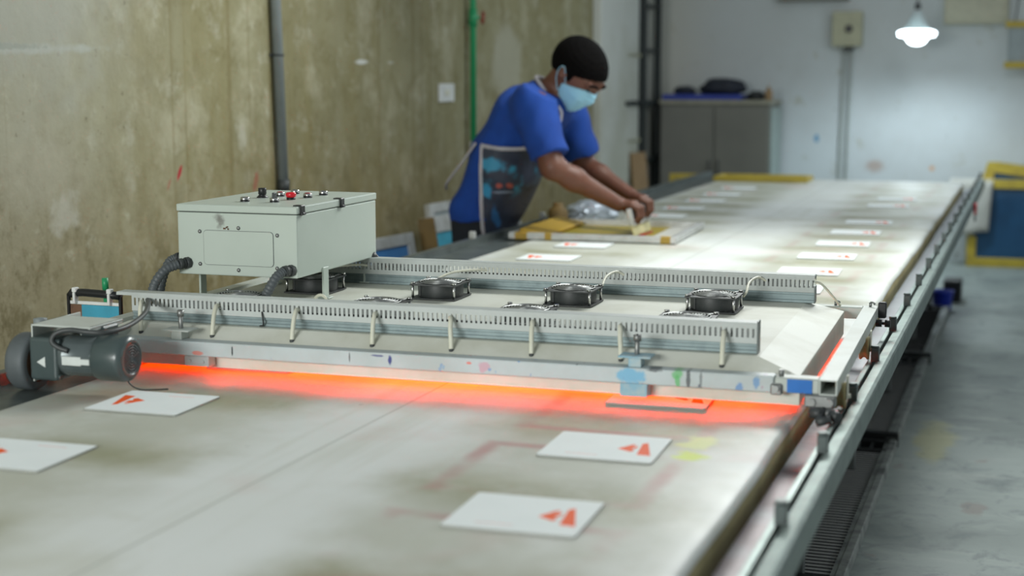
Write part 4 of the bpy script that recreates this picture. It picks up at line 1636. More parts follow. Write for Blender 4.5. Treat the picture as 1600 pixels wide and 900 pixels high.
def torso(P):
    d = sd_cap(P, (-2.37, 6.52, 0.985), (-2.295, 6.52, 1.19), 0.116, 0.120, 1.32)
    d = smin(d, sd_cap(P, (-2.31, 6.52, 1.19), (-2.185, 6.515, 1.375), 0.122, 0.125, 1.42), 0.06)
    d = smin(d, sd_cap(P, (-2.185, 6.515, 1.385), (-2.105, 6.512, 1.47), 0.115, 0.062, 1.5), 0.06)
    d = smin(d, sd_cap(P, (-2.09, 6.35, 1.42), (-2.07, 6.68, 1.405), 0.072, 0.072), 0.05)
    return d


def legs(P):
    d = None
    for s in (-1, 1):
        y = 6.52 + s * 0.105
        e = sd_cap(P, (-2.40, y, 0.94), (-2.43, y, 0.50), 0.100, 0.072)
        e = smin(e, sd_cap(P, (-2.43, y, 0.50), (-2.49, y, 0.10), 0.072, 0.046), 0.03)
        d = e if d is None else np.minimum(d, e)
    return d


def arm(P, sh, el, wr):
    d = sd_cap(P, sh, el, 0.068, 0.052)
    m = tuple(np.array(el) * 0.68 + np.array(wr) * 0.32)
    d = smin(d, sd_cap(P, el, m, 0.050, 0.0505), 0.03)
    return smin(d, sd_cap(P, m, wr, 0.0505, 0.033), 0.03)


def face(P):
    d = sd_ell(P, H(-0.012, 0, 0.024), HA, (0.130, 0.098, 0.112))
    d = smin(d, sd_ell(P, H(0.035, 0, -0.050), HA, (0.082, 0.074, 0.095)), 0.04)
    d = smin(d, sd_cap(P, H(0.055, 0, -0.105), H(0.08, 0, -0.122), 0.036, 0.024), 0.03)
    d = smin(d, sd_cap(P, H(0.108, 0, 0.018), H(0.127, 0, -0.040), 0.013, 0.018), 0.018)   # nose
    for s in (-1, 1):
        d = smin(d, sd_cap(P, H(0.105, s * 0.055, 0.028), H(0.116, s * 0.018, 0.024), 0.013, 0.013), 0.018)  # brow
        d = smin(d, sd_ell(P, H(-0.012, s * 0.099, -0.010), HA, (0.024, 0.011, 0.038)), 0.010)   # ear
        d = np.maximum(d, -sd_ell(P, H(-0.004, s * 0.110, -0.006), HA, (0.012, 0.006, 0.020)))
        d = smin(d, sd_ell(P, H(0.085, s * 0.046, -0.045), HA, (0.035, 0.026, 0.028)), 0.02)  # cheek
    return d


def neck(P):
    return sd_cap(P, (-2.10, 6.513, 1.455), H(-0.035, 0, -0.045), 0.068, 0.060)


FING = []


def hand_prims(side):
    """palm, four curled fingers and a thumb closed round the squeegee handle"""
    if side == 'n':
        wr, kn0, dy = np.array(J['nwr']), np.array([-1.668, 6.428, 0.998]), 1
    else:
        wr, kn0, dy = np.array(J['fwr']), np.array([-1.664, 6.585, 1.012]), 1
    pr = []
    base = []
    lens = [0.050, 0.056, 0.053, 0.044]
    for i in range(4):
        k_ = kn0 + np.array([0.003 - 0.004 * abs(i - 1.3), 0.0245 * i, 0.002 - 0.003 * abs(i - 1.3)])
        base.append(k_)
        L = lens[i]
        a = k_ + np.array([0.030, 0.001 * (i - 1.5), -0.016]) * (L / 0.05)
        b = a + np.array([0.004, 0.0, -0.034]) * (L / 0.05)
        c = b + np.array([-0.014, 0.0, -0.022]) * (L / 0.05)
        pr += [('c', k_, a, 0.0135, 0.0125), ('c', a, b, 0.0122, 0.0112), ('c', b, c, 0.0110, 0.0092)]
        pr.append(('c', wr + (k_ - wr) * 0.12, k_, 0.021, 0.0155))
    # thumb leaves the palm's side near its base and runs down behind the handle
    s = 1 if side == 'n' else -1
    i0 = 3 if side == 'n' else 0
    t0 = wr + (base[i0] - wr) * 0.30 + np.array([0.0, 0.006 * s, -0.012])
    t1 = t0 + np.array([0.022, 0.020 * s, -0.026])
    t2 = t1 + np.array([0.014, 0.006 * s, -0.032])
    t3 = t2 + np.array([0.010, 0.001 * s, -0.022])
    pr += [('t', t0, t1, 0.0175, 0.0145), ('t', t1, t2, 0.0142, 0.0125), ('t', t2, t3, 0.0122, 0.0098)]
    return pr


def hand(P, side):
    d = np.full(len(P), 9.0, np.float32)
    for kd, a, b, r1, r2 in hand_prims(side):
        e = sd_cap(P, a, b, r1, r2)
        d = smin(d, e, 0.008) if r1 > 0.0136 else smin(d, e, 0.0035)
    return d


def body(P):
    d = smin(torso(P), legs(P), 0.05)
    d = smin(d, arm(P, J['nsh'], J['nel'], J['nwr']), 0.03)
    d = smin(d, arm(P, J['fsh'], J['fel'], J['fwr']), 0.03)
    n_ = smin(neck(P), face(P), 0.03)
    d = smin(d, n_, 0.03)
    return d


def body_hands(P, side):
    d = arm(P, J[side + 'sh'], J[side + 'el'], J[side + 'wr'])
    return smin(d, hand(P, side), 0.014)


def clip_hi(fn, ax, val, sign):
    def g(P):
        return np.maximum(fn(P), sign * (P[:, ax] - val))
    return g


bm_jobs = [
    (lambda P: body(P) + 0.0, (-2.66, 6.1, 0.04), (-1.70, 6.93, 1.36), 0.011),
    (lambda P: body(P), (-2.30, 6.1, 1.33), (-1.68, 6.93, 1.78), 0.0065),
    (lambda P: np.maximum(body_hands(P, 'n'), -(P[:, 0] + 1.775)), (-1.79, 6.34, 0.86), (-1.58, 6.60, 1.10), 0.0034),
    (lambda P: np.maximum(body_hands(P, 'f'), -(P[:, 0] + 1.775)), (-1.79, 6.52, 0.86), (-1.58, 6.78, 1.12), 0.0034),
]
skin = net_object('body', bm_jobs, M['skin'], worker)


# --- clothing follows the body
def sleeve(P, sh, el):
    sh, el = np.array(sh), np.array(el)
    e = sh + (el - sh) * 0.80
    d = sd_cap(P, tuple(sh + (sh - el) * 0.08), tuple(e), 0.094, 0.088)
    n_ = (el - sh) / np.linalg.norm(el - sh)
    cut = ((P - A3(*e)) @ n_.astype(np.float32)) - 0.005
    return np.maximum(d, cut)


def folds(P):
    return 0.005 * np.sin(P[:, 2] * 34 + P[:, 0] * 22 + 2 * np.sin(P[:, 1] * 9)) * np.clip((1.36 - P[:, 2]) * 4, 0, 1) + 0.003 * np.sin(P[:, 0] * 60 - P[:, 2] * 30 + P[:, 1] * 14)


def shirt(P):
    d = smin(torso(P), legs(P), 0.05)
    d = smin(d, sd_cap(P, (-2.39, 6.52, 0.91), (-2.375, 6.52, 0.99), 0.108, 0.112, 1.36), 0.05) - 0.016
    d = smin(d, sleeve(P, J['nsh'], J['nel']), 0.045)
    d = smin(d, sleeve(P, J['fsh'], J['fel']), 0.045)
    d = smin(d, neck(P) - 0.012, 0.03)
    d = d + folds(P)
    # neckline plane across the neck, hem plane
    nn = A3(0.50, 0, 0.86)
    d = np.maximum(d, (P - A3(-2.062, 6.5, 1.492)) @ nn)
    d = np.maximum(d, (0.905 - P[:, 2]) + 0.12 * (P[:, 0] + 2.4))
    return d


net_object('shirt', [(shirt, (-2.68, 6.08, 0.86), (-1.86, 6.95, 1.60), 0.0095)], M['shirt'], worker)


def trousers(P):
    d = smin(torso(P), legs(P), 0.05) - 0.010
    d = d + 0.003 * np.sin(P[:, 2] * 40 + P[:, 0] * 15)
    return np.maximum(d, np.maximum(P[:, 2] - 0.925, 0.085 - P[:, 2]))


net_object('trousers', [(trousers, (-2.62, 6.24, 0.06), (-2.24, 6.80, 1.02), 0.012)], M['trousers'], worker)


def apron_base(P):
    d = smin(torso(P), sd_cap(P, (-2.425, 6.52, 0.55), (-2.395, 6.52, 0.98), 0.098, 0.112, 1.45), 0.06)
    d = smin(d, sd_cap(P, (-2.29, 6.52, 0.985), (-2.25, 6.52, 1.10), 0.055, 0.08, 1.9), 0.06)
    return d - 0.030 + 0.5 * folds(P)


def apron_region(P):
    """>0 outside: skirt in front of a vertical side edge, plus a bib up the chest"""
    side = -(P[:, 0] + 2.335) + 0.02 * (P[:, 2] - 1.05)
    top = P[:, 2] - (1.262 - 0.02 * np.sin((P[:, 0] + 2.355) * 9))
    skirt = np.maximum(side, np.maximum(top, 0.50 - P[:, 2]))
    return skirt


def apron(P):
    b = apron_base(P)
    shell = np.maximum(b, -(b + 0.012))
    return np.maximum(shell, apron_region(P))


net_object('apron', [(apron, (-2.52, 6.18, 0.48), (-1.90, 6.86, 1.46), 0.0085)], M['apron'], worker)


def trim_f(P):
    b = apron_base(P) - 0.004
    shell = np.maximum(b, -(b + 0.016))
    r = apron_region(P)
    return np.maximum(shell, np.abs(r + 0.004) - 0.009)


net_object('piping', [(trim_f, (-2.42, 6.14, 0.52), (-1.90, 6.90, 1.46), 0.0075)], M['trim'], worker)
# neck strap
mb = MB()
off = Vector((PX, PY, 0))
mb.tube([Vector(p) - off for p in smooth_path([(-2.06, 6.40, 1.24), (-2.005, 6.40, 1.33), (-1.99, 6.405, 1.40), (-2.035, 6.415, 1.452), (-2.075, 6.425, 1.500), (-2.118, 6.455, 1.545), (-2.14, 6.513, 1.555), (-2.118, 6.57, 1.545), (-2.06, 6.60, 1.49), (-1.985, 6.62, 1.40)], 6)], 0.0085, 8)
mb.build('neck_strap', M['trim'], worker)
mb = MB()
mb.tube([Vector(p) - off for p in smooth_path([(-2.36, 6.315, 1.262), (-2.43, 6.34, 1.18), (-2.53, 6.40, 1.08), (-2.575, 6.50, 1.04)], 6)], 0.006, 8)
mb.build('waist_tie', M['trim'], worker)


def hair(P):
    d = sd_ell(P, H(-0.014, 0, 0.026), HA, (0.138, 0.103, 0.121)) - 0.005 + 0.0035 * np.sin(P[:, 0] * 210) * np.sin(P[:, 1] * 190) * np.sin(P[:, 2] * 230)
    q = (P - A3(*HC)) @ np.array(HA, dtype=np.float32).T
    line = 0.052 + (q[:, 0] - 0.10) * 0.60 + 0.004 * np.sin(q[:, 0] * 160) * np.cos(q[:, 1] * 150)
    line = np.maximum(line, -0.075)
    sb = (np.abs(q[:, 0] - 0.022) < 0.014) & (q[:, 2] > -0.03)
    cut = np.where(sb, -0.01, line - q[:, 2])
    return np.maximum(d, cut)


net_object('hair', [(hair, (-2.14, 6.34, 1.45), (-1.74, 6.66, 1.76), 0.006)], M['hair'], worker)


def mask_f(P):
    b = face(P) - 0.007
    b = smin(b, sd_ell(P, H(0.082, 0, -0.062), HA, (0.050, 0.058, 0.066)), 0.025)
    q = (P - A3(*HC)) @ np.array(HA, dtype=np.float32).T
    b = b - 0.0022 * np.sin(q[:, 2] * 330)
    reg = np.maximum(q[:, 2] - (-0.002 - 0.55 * np.clip(0.105 - q[:, 0], 0, 1)), -(q[:, 0] - 0.012))
    reg = np.maximum(reg, -(q[:, 2] + 0.150))
    return np.maximum(np.maximum(b, -(b + 0.012)), reg)


msk = net_object('face_mask', [(mask_f, (-2.06, 6.36, 1.36), (-1.76, 6.64, 1.58), 0.0055)], M['mask'], worker)
for s in (-1, 1):
    mb = MB()
    mb.tube([Vector(p) - off for p in smooth_path([H(0.03, s * 0.088, -0.045), H(0.0, s * 0.104, -0.005), H(-0.022, s * 0.112, 0.014), H(-0.036, s * 0.106, -0.012), H(-0.02, s * 0.098, -0.055), H(0.018, s * 0.082, -0.095)], 6)], 0.0019, 6)
    mb.build('ear_loop', M['mask'], msk)
for s in (-1, 1):
    mb = MB()
    bmesh.ops.create_uvsphere(mb.bm, u_segments=12, v_segments=8, radius=0.0135)
    for v in mb.bm.verts:
        v.co = Vector(H(0.104, s * 0.037, 0.004)) - off + v.co
    mb.build('eye', M['eye'], worker)
    mb = MB()
    mb.tube([Vector(H(0.112, s * 0.066, 0.030)) - off, Vector(H(0.124, s * 0.045, 0.040)) - off, Vector(H(0.130, s * 0.020, 0.036)) - off], 0.006, 8)
    mb.build('eyebrow', M['hair'], worker)
for s in (-1, 1):
    y = s * 0.105
    mb = MB()
    bmesh.ops.create_uvsphere(mb.bm, u_segments=20, v_segments=12, radius=1.0)
    for v in mb.bm.verts:
        x, yy, z = v.co
        w_ = 0.050 - 0.006 * x
        v.co = Vector((-0.045 + x * 0.150, y + yy * w_, max(0.002, 0.045 + z * (0.062 - 0.018 * x))))
    for f in mb.bm.faces:
        f.smooth = True
    mb.build('shoe', M['shoe'], worker)

# ------------------------------------------------------------------ things by the stained wall
pipe = empty('wall_pipe', (WX + 0.028, 6.02, 1.05))
tag(pipe, 'grey plastic pipe running up the stained concrete wall', 'pipe')
mb = MB()
mb.cyl((0, 0.012, 0.04), (0, -0.09, 2.2), 0.022, 0.022, 16)
mb.build('tube', M['pipe_grey'], pipe)
mb = MB()
mb.cyl((0, 0.014, 0.0), (0, 0.012, 0.05), 0.027, 0.027, 16)
mb.cyl((0, 0.015, -0.02), (0, 0.014, 0.0), 0.012, 0.020, 12)
mb.build('end_socket', M['cable_grey'], pipe)
for z in (0.60, 1.4):
    mb = MB()
    yy = 0.012 - 0.102 * (z - .04) / 2.16
    mb.tube([(0.024 * math.cos(a), yy + 0.024 * math.sin(a), z) for a in [2 * math.pi * i / 16 for i in range(16)]], 0.005, 6, closed=True)
    mb.box((-0.027, yy - 0.034, z - 0.006), (-0.018, yy + 0.034, z + 0.006), 0.001)
    mb.build('pipe_clamp', M['cable_grey'], pipe)

gp = empty('green_pipe', (WX + 0.04, 8.42, 1.17))
tag(gp, 'green plastic water pipe on the wall behind the worker', 'pipe')
mb = MB()
mb.cyl((0, 0.0, 0.0), (0, 0.0, 2.0), 0.0185, 0.0185, 14)
mb.build('tube', M['green_pipe'], gp)
mb = MB()
mb.cyl((0, 0, 0.68), (0, 0, 0.78), 0.025, 0.025, 14)
mb.cyl((0, 0, 0.735), (0.02, 0.05, 0.735), 0.013, 0.011, 10)
mb.build('tee_fitting', M['green_pipe'], gp)
mb = MB()
mb.cyl((0.02, 0.05, 0.735), (0.03, 0.10, 0.735), 0.010, 0.010, 10)
mb.cyl((0.028, 0.085, 0.70), (0.028, 0.10, 0.77), 0.012, 0.012, 8)
mb.build('tap', M['rusty_red'], gp)
mb = MB()
mb.cyl((0, 0, -0.05), (0, 0, 0.005), 0.024, 0.022, 12)
mb.build('end_cap', M['white_plastic'], gp)

plate = empty('wall_switch', (WX + 0.001, 8.07, 1.467))
tag(plate, 'white switch plate on the stained wall beside the green pipe', 'switch')
mb = MB()
mb.box((0, -0.115, -0.052), (0.012, 0.115, 0.052), 0.004, seg=2)
mb.build('plate', M['white_plastic'], plate)
mb = MB()
mb.box((0.012, -0.035, -0.016), (0.016, 0.035, 0.016), 0.002)
mb.build('rocker', M['cable_white'], plate)


def leaning_screen(loc, rz, w, h, lean, fm, mm, label, bar=0.035, mid=None):
    """screen frame standing on its edge; local x along its width"""
    o = empty('stored_screen', loc, rot=(lean, 0, rz))
    tag(o, label, 'screen', 'screens stored upright between the wall and the table')
    t = 0.03
    for a, b in (((-w, -t / 2, 0), (w, t / 2, bar)), ((-w, -t / 2, h - bar), (w, t / 2, h)), ((-w, -t / 2, bar), (-w + bar, t / 2, h - bar)), ((w - bar, -t / 2, bar), (w, t / 2, h - bar))):
        mb = MB()
        mb.box(a, b, 0.002)
        mb.build('frame_bar', fm, o)
    mb = MB()
    mb.box((-w + bar, -0.004, bar), (w - bar, 0.0, h - bar))
    mb.build('mesh', mm, o)
    return o


# a low rack along the wall carries them
rack = empty('screen_rack', (-2.93, 7.1, 0))
tag(rack, 'low steel rack along the stained wall holding stored screens', 'rack')
for y in (-1.3, 0.0, 1.3):
    for x in (-0.2, 0.2):
        mb = MB()
        mb.box((x - 0.015, y - 0.015, 0), (x + 0.015, y + 0.015, 0.40), 0.002)
        mb.build('leg', M['leg'], rack)
for x in (-0.2, 0.2):
    mb = MB()
    mb.box((x - 0.015, -1.32, 0.40), (x + 0.015, 1.32, 0.43), 0.002)
    mb.build('shelf_bar', M['leg'], rack)
for y in (-1.3, -0.65, 0.0, 0.65, 1.3):
    mb = MB()
    mb.box((-0.185, y - 0.012, 0.405), (0.185, y + 0.012, 0.43), 0.002)
    mb.build('cross_bar', M['leg'], rack)
RZ = 0.4355
leaning_screen((-2.80, 6.30, RZ), math.radians(82), 0.34, 0.385, math.radians(-10), M['frame_alu'], M['mesh_blue'], 'stored screen with pale frame and bright blue mesh, right behind the control box', 0.055)
bo = MB()
bo.box((-0.05, -0.20, 0.0), (0.03, -0.17, 0.44), 0.003)
bo.box((-0.05, -0.165, 0.0), (0.03, -0.14, 0.40), 0.003, mi=1)
bd = bo.build('brown_board', [M['brown'], M['cardboard']])
bd.location = (-2.80, 7.0, RZ)
bd.rotation_euler = (math.radians(0), math.radians(-8), math.radians(20))
tag(bd, 'brown board standing between the blue and the teal stored screens', 'board')
leaning_screen((-2.80, 7.28, RZ), math.radians(84), 0.30, 0.42, math.radians(-9), M['frame_alu'], M['mesh_teal'], 'stored screen with wide pale frame and teal mesh beside the brown board', 0.085)
leaning_screen((-2.735, 7.62, RZ), math.radians(86), 0.20, 0.36, math.radians(-9), M['green_paint'], M['mesh_teal'], 'stored screen with bright green frame just behind the worker\'s legs', 0.045)
leaning_screen((-2.88, 7.5, RZ), math.radians(86), 0.30, 0.47, math.radians(-8), M['frame_alu'], M['mesh_grey'], 'stored screen with grey mesh, rearmost against the wall', 0.05)
leaning_screen((-2.85, 8.28, RZ - 0.001), math.radians(86), 0.16, 0.46, math.radians(-9), M['frame_alu'], M['mesh_blue'], 'stored screen at the far end of the rack, beyond the worker', 0.04)

# ------------------------------------------------------------------ far corner: ladder, cabinet and what lies round it
lad = empty('steel_ladder', (-3.12, 12.62, 0))
tag(lad, 'black steel ladder standing against the white wall corner', 'ladder')
for y, r in ((-0.27, 0.030), (0.24, 0.027)):
    mb = MB()
    mb.box((-r, y - r, 0.0), (r, y + r, 3.0), 0.004)
    mb.build('upright', M['ladder'], lad)
for z in (0.40, 0.86, 1.10 + 0.24, 1.78, 2.15, 2.6):
    mb = MB()
    mb.cyl((0, -0.25, z), (0, 0.22, z), 0.016 if z != 1.34 else 0.024, None, 10)
    mb.build('rung', M['ladder'], lad)
mb = MB()
mb.box((-0.02, -0.80, 1.33), (0.02, -0.28, 1.365), 0.003)
mb.build('side_arm', M['ladder'], lad)
for z in (0.70, 1.02, 1.72):
    mb = MB()
    mb.box((-0.045, -0.72, z), (-0.010, -0.28, z + 0.03), 0.003)
    mb.build('side_arm', M['switch_beige'], lad)

cab = empty('storage_cabinet', (-2.58, 12.98, 0))
tag(cab, 'grey two-door storage cabinet against the white back wall', 'cabinet')
cw, cd, chh = 0.47, 0.28, 1.33
mb = MB()
mb.box((-cw, -cd, 0.06), (cw, cd, chh), 0.004)
mb.build('body', M['cab'], cab)
mb = MB()
mb.box((-cw - 0.01, -cd - 0.02, chh), (cw + 0.01, cd, chh + 0.035), 0.004)
mb.build('top_board', M['cab_edge'], cab)
for x0, x1 in ((-cw + 0.01, -0.006), (0.006, cw - 0.01)):
    mb = MB()
    mb.box((x0, -cd - 0.018, 0.08), (x1, -cd - 0.001, chh - 0.02), 0.003)
    d_ = mb.build('door', M['cab'], cab)
    mb = MB()
    xx = x1 - 0.04 if x0 < -0.1 else x0 + 0.03
    mb.box((xx, -cd - 0.034, 0.72), (xx + 0.012, -cd - 0.018, 0.86), 0.003)
    mb.build('handle', M['cable_grey'], d_)
mb = MB()
mb.box((cw + 0.001, -cd + 0.03, 0.08), (cw + 0.012, cd - 0.02, chh - 0.03), 0.002)
mb.build('side_panel', M['glassy'], cab)
mb = MB()
mb.box((-cw, -cd, 0.0), (cw, cd - .05, 0.06))
mb.build('plinth', M['black'], cab)

mb = MB()
mb.box((-0.40, -0.20, 0.0), (0.28, 0.20, 0.045), 0.006)
sh = mb.build('folded_sheet', M['royal'])
sh.location = (-2.65, 12.95, chh + 0.0353)
tag(sh, 'royal blue folded sheet on top of the grey cabinet', 'sheet')


def blob(name, loc, rad, mat, seed, amp=0.18, sub=3):
    bm = bmesh.new()
    bmesh.ops.create_icosphere(bm, subdivisions=sub, radius=1.0)
    for v in bm.verts:
        n_ = mnoise.noise(v.co * 1.7 + Vector((seed, 0, 0))) * amp + mnoise.noise(v.co * 4 + Vector((0, seed, 0))) * amp * .5
        p = v.co * (1 + n_)
        z = p.z * rad[2]
        v.co = Vector((p.x * rad[0], p.y * rad[1], max(z, -rad[2] * 0.6) + rad[2] * 0.6))
    for f in bm.faces:
        f.smooth = True
    t = MB()
    t.bm.free()
    t.bm = bm
    o = t.build(name, mat)
    o.location = loc
    return o


tag(blob('dark_bag', (-2.56, 12.95, chh + 0.081), (0.20, 0.15, 0.09), M['navy'], 2), 'dark navy bag lying on the royal blue sheet', 'bag')
tag(blob('black_cloth', (-2.262, 12.90, chh + 0.0356), (0.08, 0.12, 0.05), M['black'], 5), 'black cloth heaped beside the blue sheet on the cabinet', 'cloth')
tag(blob('grey_bundle', (-2.89, 12.92, chh + 0.081), (0.10, 0.10, 0.045), M['navy'], 8), 'small dark bundle at the ladder end of the blue sheet', 'bundle')
mb = MB()
mb.lathe([(0.0, 0), (0.03, 0), (0.032, 0.004), (0.032, 0.075), (0.014, 0.095), (0.014, 0.115), (0.0, 0.116)], seg=16)
bt = mb.build('brown_bottle', M['cardboard'])
bt.location = (-2.142, 12.80, chh + 0.0353)
tag(bt, 'small brown bottle at the free end of the cabinet top', 'bottle')

# stuff between ladder and table end
cb = MB()
cb.box((-0.10, -0.012, 0), (0.10, 0.012, 0.95), 0.003)
co = cb.build('cardboard_sheet', M['cardboard'])
co.location = (-2.99, 12.02, 0)
co.rotation_euler = (math.radians(-6), 0, math.radians(70))
tag(co, 'brown cardboard sheet leaning at the foot of the ladder', 'cardboard')
ys = empty('floor_screen', (-2.62, 11.72, 0), math.radians(8))
tag(ys, 'yellow screen frame standing on the floor in front of the cabinet', 'screen')
for a, b in (((-0.11, -.02, 0.0), (-0.07, .02, 0.80)), ((0.07, -.02, 0.0), (0.11, .02, 0.80)), ((-0.07, -.02, 0.76), (0.07, .02, 0.80)), ((-0.07, -.02, 0.0), (0.07, .02, 0.04))):
    mb = MB()
    mb.box(a, b, 0.003)
    mb.build('frame_bar', M['yellow_dull'], ys)

# yellow screen lying at the table's far end
fs_ = empty('printing_screen', (-1.76, 10.38, TZ + 0.0006), math.radians(1))
tag(fs_, 'yellow-edged printing screen lying at the far end of the table', 'screen')
for a, b in (((-0.32, -0.17, 0), (0.32, -0.135, 0.032)), ((-0.32, 0.135, 0), (0.32, 0.17, 0.032)), ((-0.32, -0.135, 0), (-0.285, 0.135, 0.032)), ((0.285, -0.135, 0), (0.32, 0.135, 0.032))):
    mb = MB()
    mb.box(a, b, 0.003)
    mb.build('frame_bar', M['yellow_dull'], fs_)
mb = MB()
mb.box((-0.285, -0.135, 0.002), (0.285, 0.135, 0.005))
mb.build('mesh', M['rag'], fs_)

# ------------------------------------------------------------------ back wall fittings
sb = empty('switch_box', (-1.555, WY - 0.002, 1.965))
tag(sb, 'beige switch box on the back wall with a conduit below', 'switch box')
mb = MB()
mb.box((-0.125, -0.11, -0.145), (0.125, 0, 0.145), 0.006, seg=2)
mb.build('housing', M['switch_beige'], sb)
mb = MB()
mb.cyl((0.015, -0.13, 0.0), (0.015, -0.11, 0.0), 0.030, 0.034, 16)
mb.build('knob', M['black'], sb)
mb = MB()
mb.box((-0.03, -0.075, -0.185), (0.05, -0.02, -0.145), 0.004)
mb.build('collar', M['cable_grey'], sb)
for x in (-0.018, 0.038):
    mb = MB()
    mb.tube([(x, -0.035, -0.16), (x - 0.01, -0.020, -0.7), (x - 0.022, -0.016, -1.4), (x - 0.03, -0.016, -1.96)], 0.014, 10)
    mb.build('conduit', M['conduit'], sb)

lamp = empty('pendant_lamp', (-0.915, 12.35, 1.88))
tag(lamp, 'lit pendant lamp with conical shade hanging before the back wall', 'lamp')
mb = MB()
mb.cyl((0, 0, 0.24), (0, 0, 1.4), 0.006, 0.006, 8)
mb.build('cord', M['black'], lamp)
mb = MB()
mb.lathe([(0.0, 0.25), (0.022, 0.25), (0.024, 0.24), (0.024, 0.18), (0.03, 0.17)], seg=18)
mb.build('lamp_holder', M['cable_grey'], lamp)
mb = MB()
mb.lathe([(0.024, 0.20), (0.045, 0.155), (0.075, 0.09), (0.115, 0.035), (0.145, 0.018), (0.148, 0.005), (0.142, 0.012), (0.11, 0.03), (0.07, 0.085), (0.04, 0.15), (0.020, 0.195)], seg=36)
mb.build('lamp_shade', M['shade'], lamp)
mb = MB()
mb.lathe([(0.0, 0.055), (0.10, 0.045), (0.146, 0.030), (0.148, 0.010), (0.140, -0.006), (0.092, -0.012), (0.082, -0.030), (0.060, -0.058), (0.030, -0.072), (0.0, -0.075)], seg=36)
mb.build('bulb', M['bulb'], lamp)
d = bpy.data.lights.new('lamp_glow', 'SPOT')
d.energy, d.color = 58, (0.78, 0.92, 1.0)
d.spot_size, d.spot_blend, d.shadow_soft_size = math.radians(165), 0.6, 0.09
lo_ = bpy.data.objects.new('lamp_glow', d)
COL.objects.link(lo_)
lo_.parent = lamp
lo_.location = (0, 0, -0.10)

pb = empty('distribution_board', (-0.51, WY - 0.002, 2.12))
tag(pb, 'pale beige board fixed high on the back wall', 'board')
mb = MB()
mb.box((-0.255, -0.09, -0.125), (0.255, 0, 0.35), 0.005)
mb.build('housing', M['panel_beige'], pb)
mb = MB()
mb.box((-0.235, -0.098, -0.105), (0.235, -0.09, 0.33), 0.004)
mb.build('cover', M['panel_beige'], pb)

hg = empty('hanging_screen', (0.02, WY - 0.16, 1.63), 0)
tag(hg, 'screen with yellow top and bottom bars hanging on the back wall', 'screen')
for z in (0.0, 0.33):
    mb = MB()
    mb.box((-0.29, -0.02, z), (0.35, 0.015, z + 0.052), 0.003)
    mb.build('frame_bar', M['yellow_dull'], hg)
for x in (-0.265, 0.31):
    mb = MB()
    mb.box((x, -0.012, 0.052), (x + 0.012, 0.012, 0.33), 0.002)
    mb.build('side_bar', M['mesh_grey'], hg)
mb = MB()
mb.box((-0.253, -0.003, 0.052), (0.31, 0.0, 0.33))
mb.build('mesh', M['mesh_grey'], hg)
mb = MB()
mb.tube([(-0.22, 0.005, 0.38), (-0.20, 0.06, 0.56), (-0.20, 0.155, 0.70)], 0.005, 6)
mb.build('cord', M['wire'], hg)
mb = MB()
mb.tube([(0.25, 0.005, 0.38), (0.25, 0.06, 0.56), (0.25, 0.155, 0.70)], 0.005, 6)
mb.build('cord', M['wire'], hg)

# ------------------------------------------------------------------ blue machine with yellow edges at the right
mc = empty('blue_machine', (0.05, 13.1, 0))
tag(mc, 'dark blue panelled machine with yellow edge frame standing by the back wall', 'machine')
mb = MB()
mb.box((-0.50, -0.10, 0.03), (0.60, 0.10, 0.66), 0.004)
mb.build('panel', M['blue_panel'], mc)
for a, b in (((-0.55, -0.12, 0.0), (0.62, 0.12, 0.075)), ((-0.55, -0.12, 0.075), (-0.475, 0.12, 0.25)), ((-0.45, -0.12, 0.65), (0.62, 0.12, 0.72))):
    mb = MB()
    mb.box(a, b, 0.004)
    mb.build('edge_bar', M['yellow_dull'], mc)
mb = MB()
to_xz = Matrix(((1, 0, 0, 0), (0, 0, -1, 0), (0, 1, 0, 0), (0, 0, 0, 1)))
mb.prism([(-0.45, 0.72), (-0.36, 0.72), (-0.355, 0.78), (0.06, 0.722), (0.62, 0.722), (0.62, 0.74), (-0.33, 0.862), (-0.41, 0.862)], -0.05, 0.05, to_xz)
mb.build('sloped_top', M['yellow_dull'], mc)
mb = MB()
mb.prism([(-0.37, 0.72), (0.06, 0.722), (-0.36, 0.79)], -0.03, 0.03, to_xz)
mb.build('top_panel', M['blue_panel'], mc)
mb = MB()
mb.tube([(-0.02, 0.0, 0.78), (-0.02, 0.0, 0.84), (-0.03, 0.02, 0.87)], 0.016, 8)
mb.tube([(-0.10, 0.0, 0.79), (-0.10, 0.01, 0.86)], 0.012, 8)
mb.build('handle', M['cable_grey'], mc)

bm = bmesh.new()
nx_, nz_ = 10, 10
g_ = []
for i in range(nx_ + 1):
    row = []
    for j in range(nz_ + 1):
        u, v = i / nx_, j / nz_
        x = -0.36 + 0.34 * u - 0.02 * v
        z = 0.70 - 0.44 * v * (0.96 + 0.04 * math.sin(u * 5))
        yv = -0.135 - 0.02 * v - 0.012 * math.sin(u * 9 + v * 2) * v
        row.append(bm.verts.new((x, yv, z)))
    g_.append(row)
for i in range(nx_):
    for j in range(nz_):
        f = bm.faces.new((g_[i][j], g_[i + 1][j], g_[i + 1][j + 1], g_[i][j + 1]))
        f.smooth = True
top = [r[0] for r in g_]
bk = [bm.verts.new((v.co.x, -0.09, 0.7225)) for v in top]
for i in range(nx_):
    bm.faces.new((top[i], bk[i], bk[i + 1], top[i + 1]))
tmp = MB()
tmp.bm.free()
tmp.bm = bm
rag = tmp.build('hanging_rag', M['rag'])
rag.location = (-0.29, 13.1, 0.001)
md = rag.modifiers.new('cloth', 'SOLIDIFY')
md.thickness, md.offset = 0.004, 1
tag(rag, 'greyish white cloth hanging over the corner of the blue machine', 'cloth')

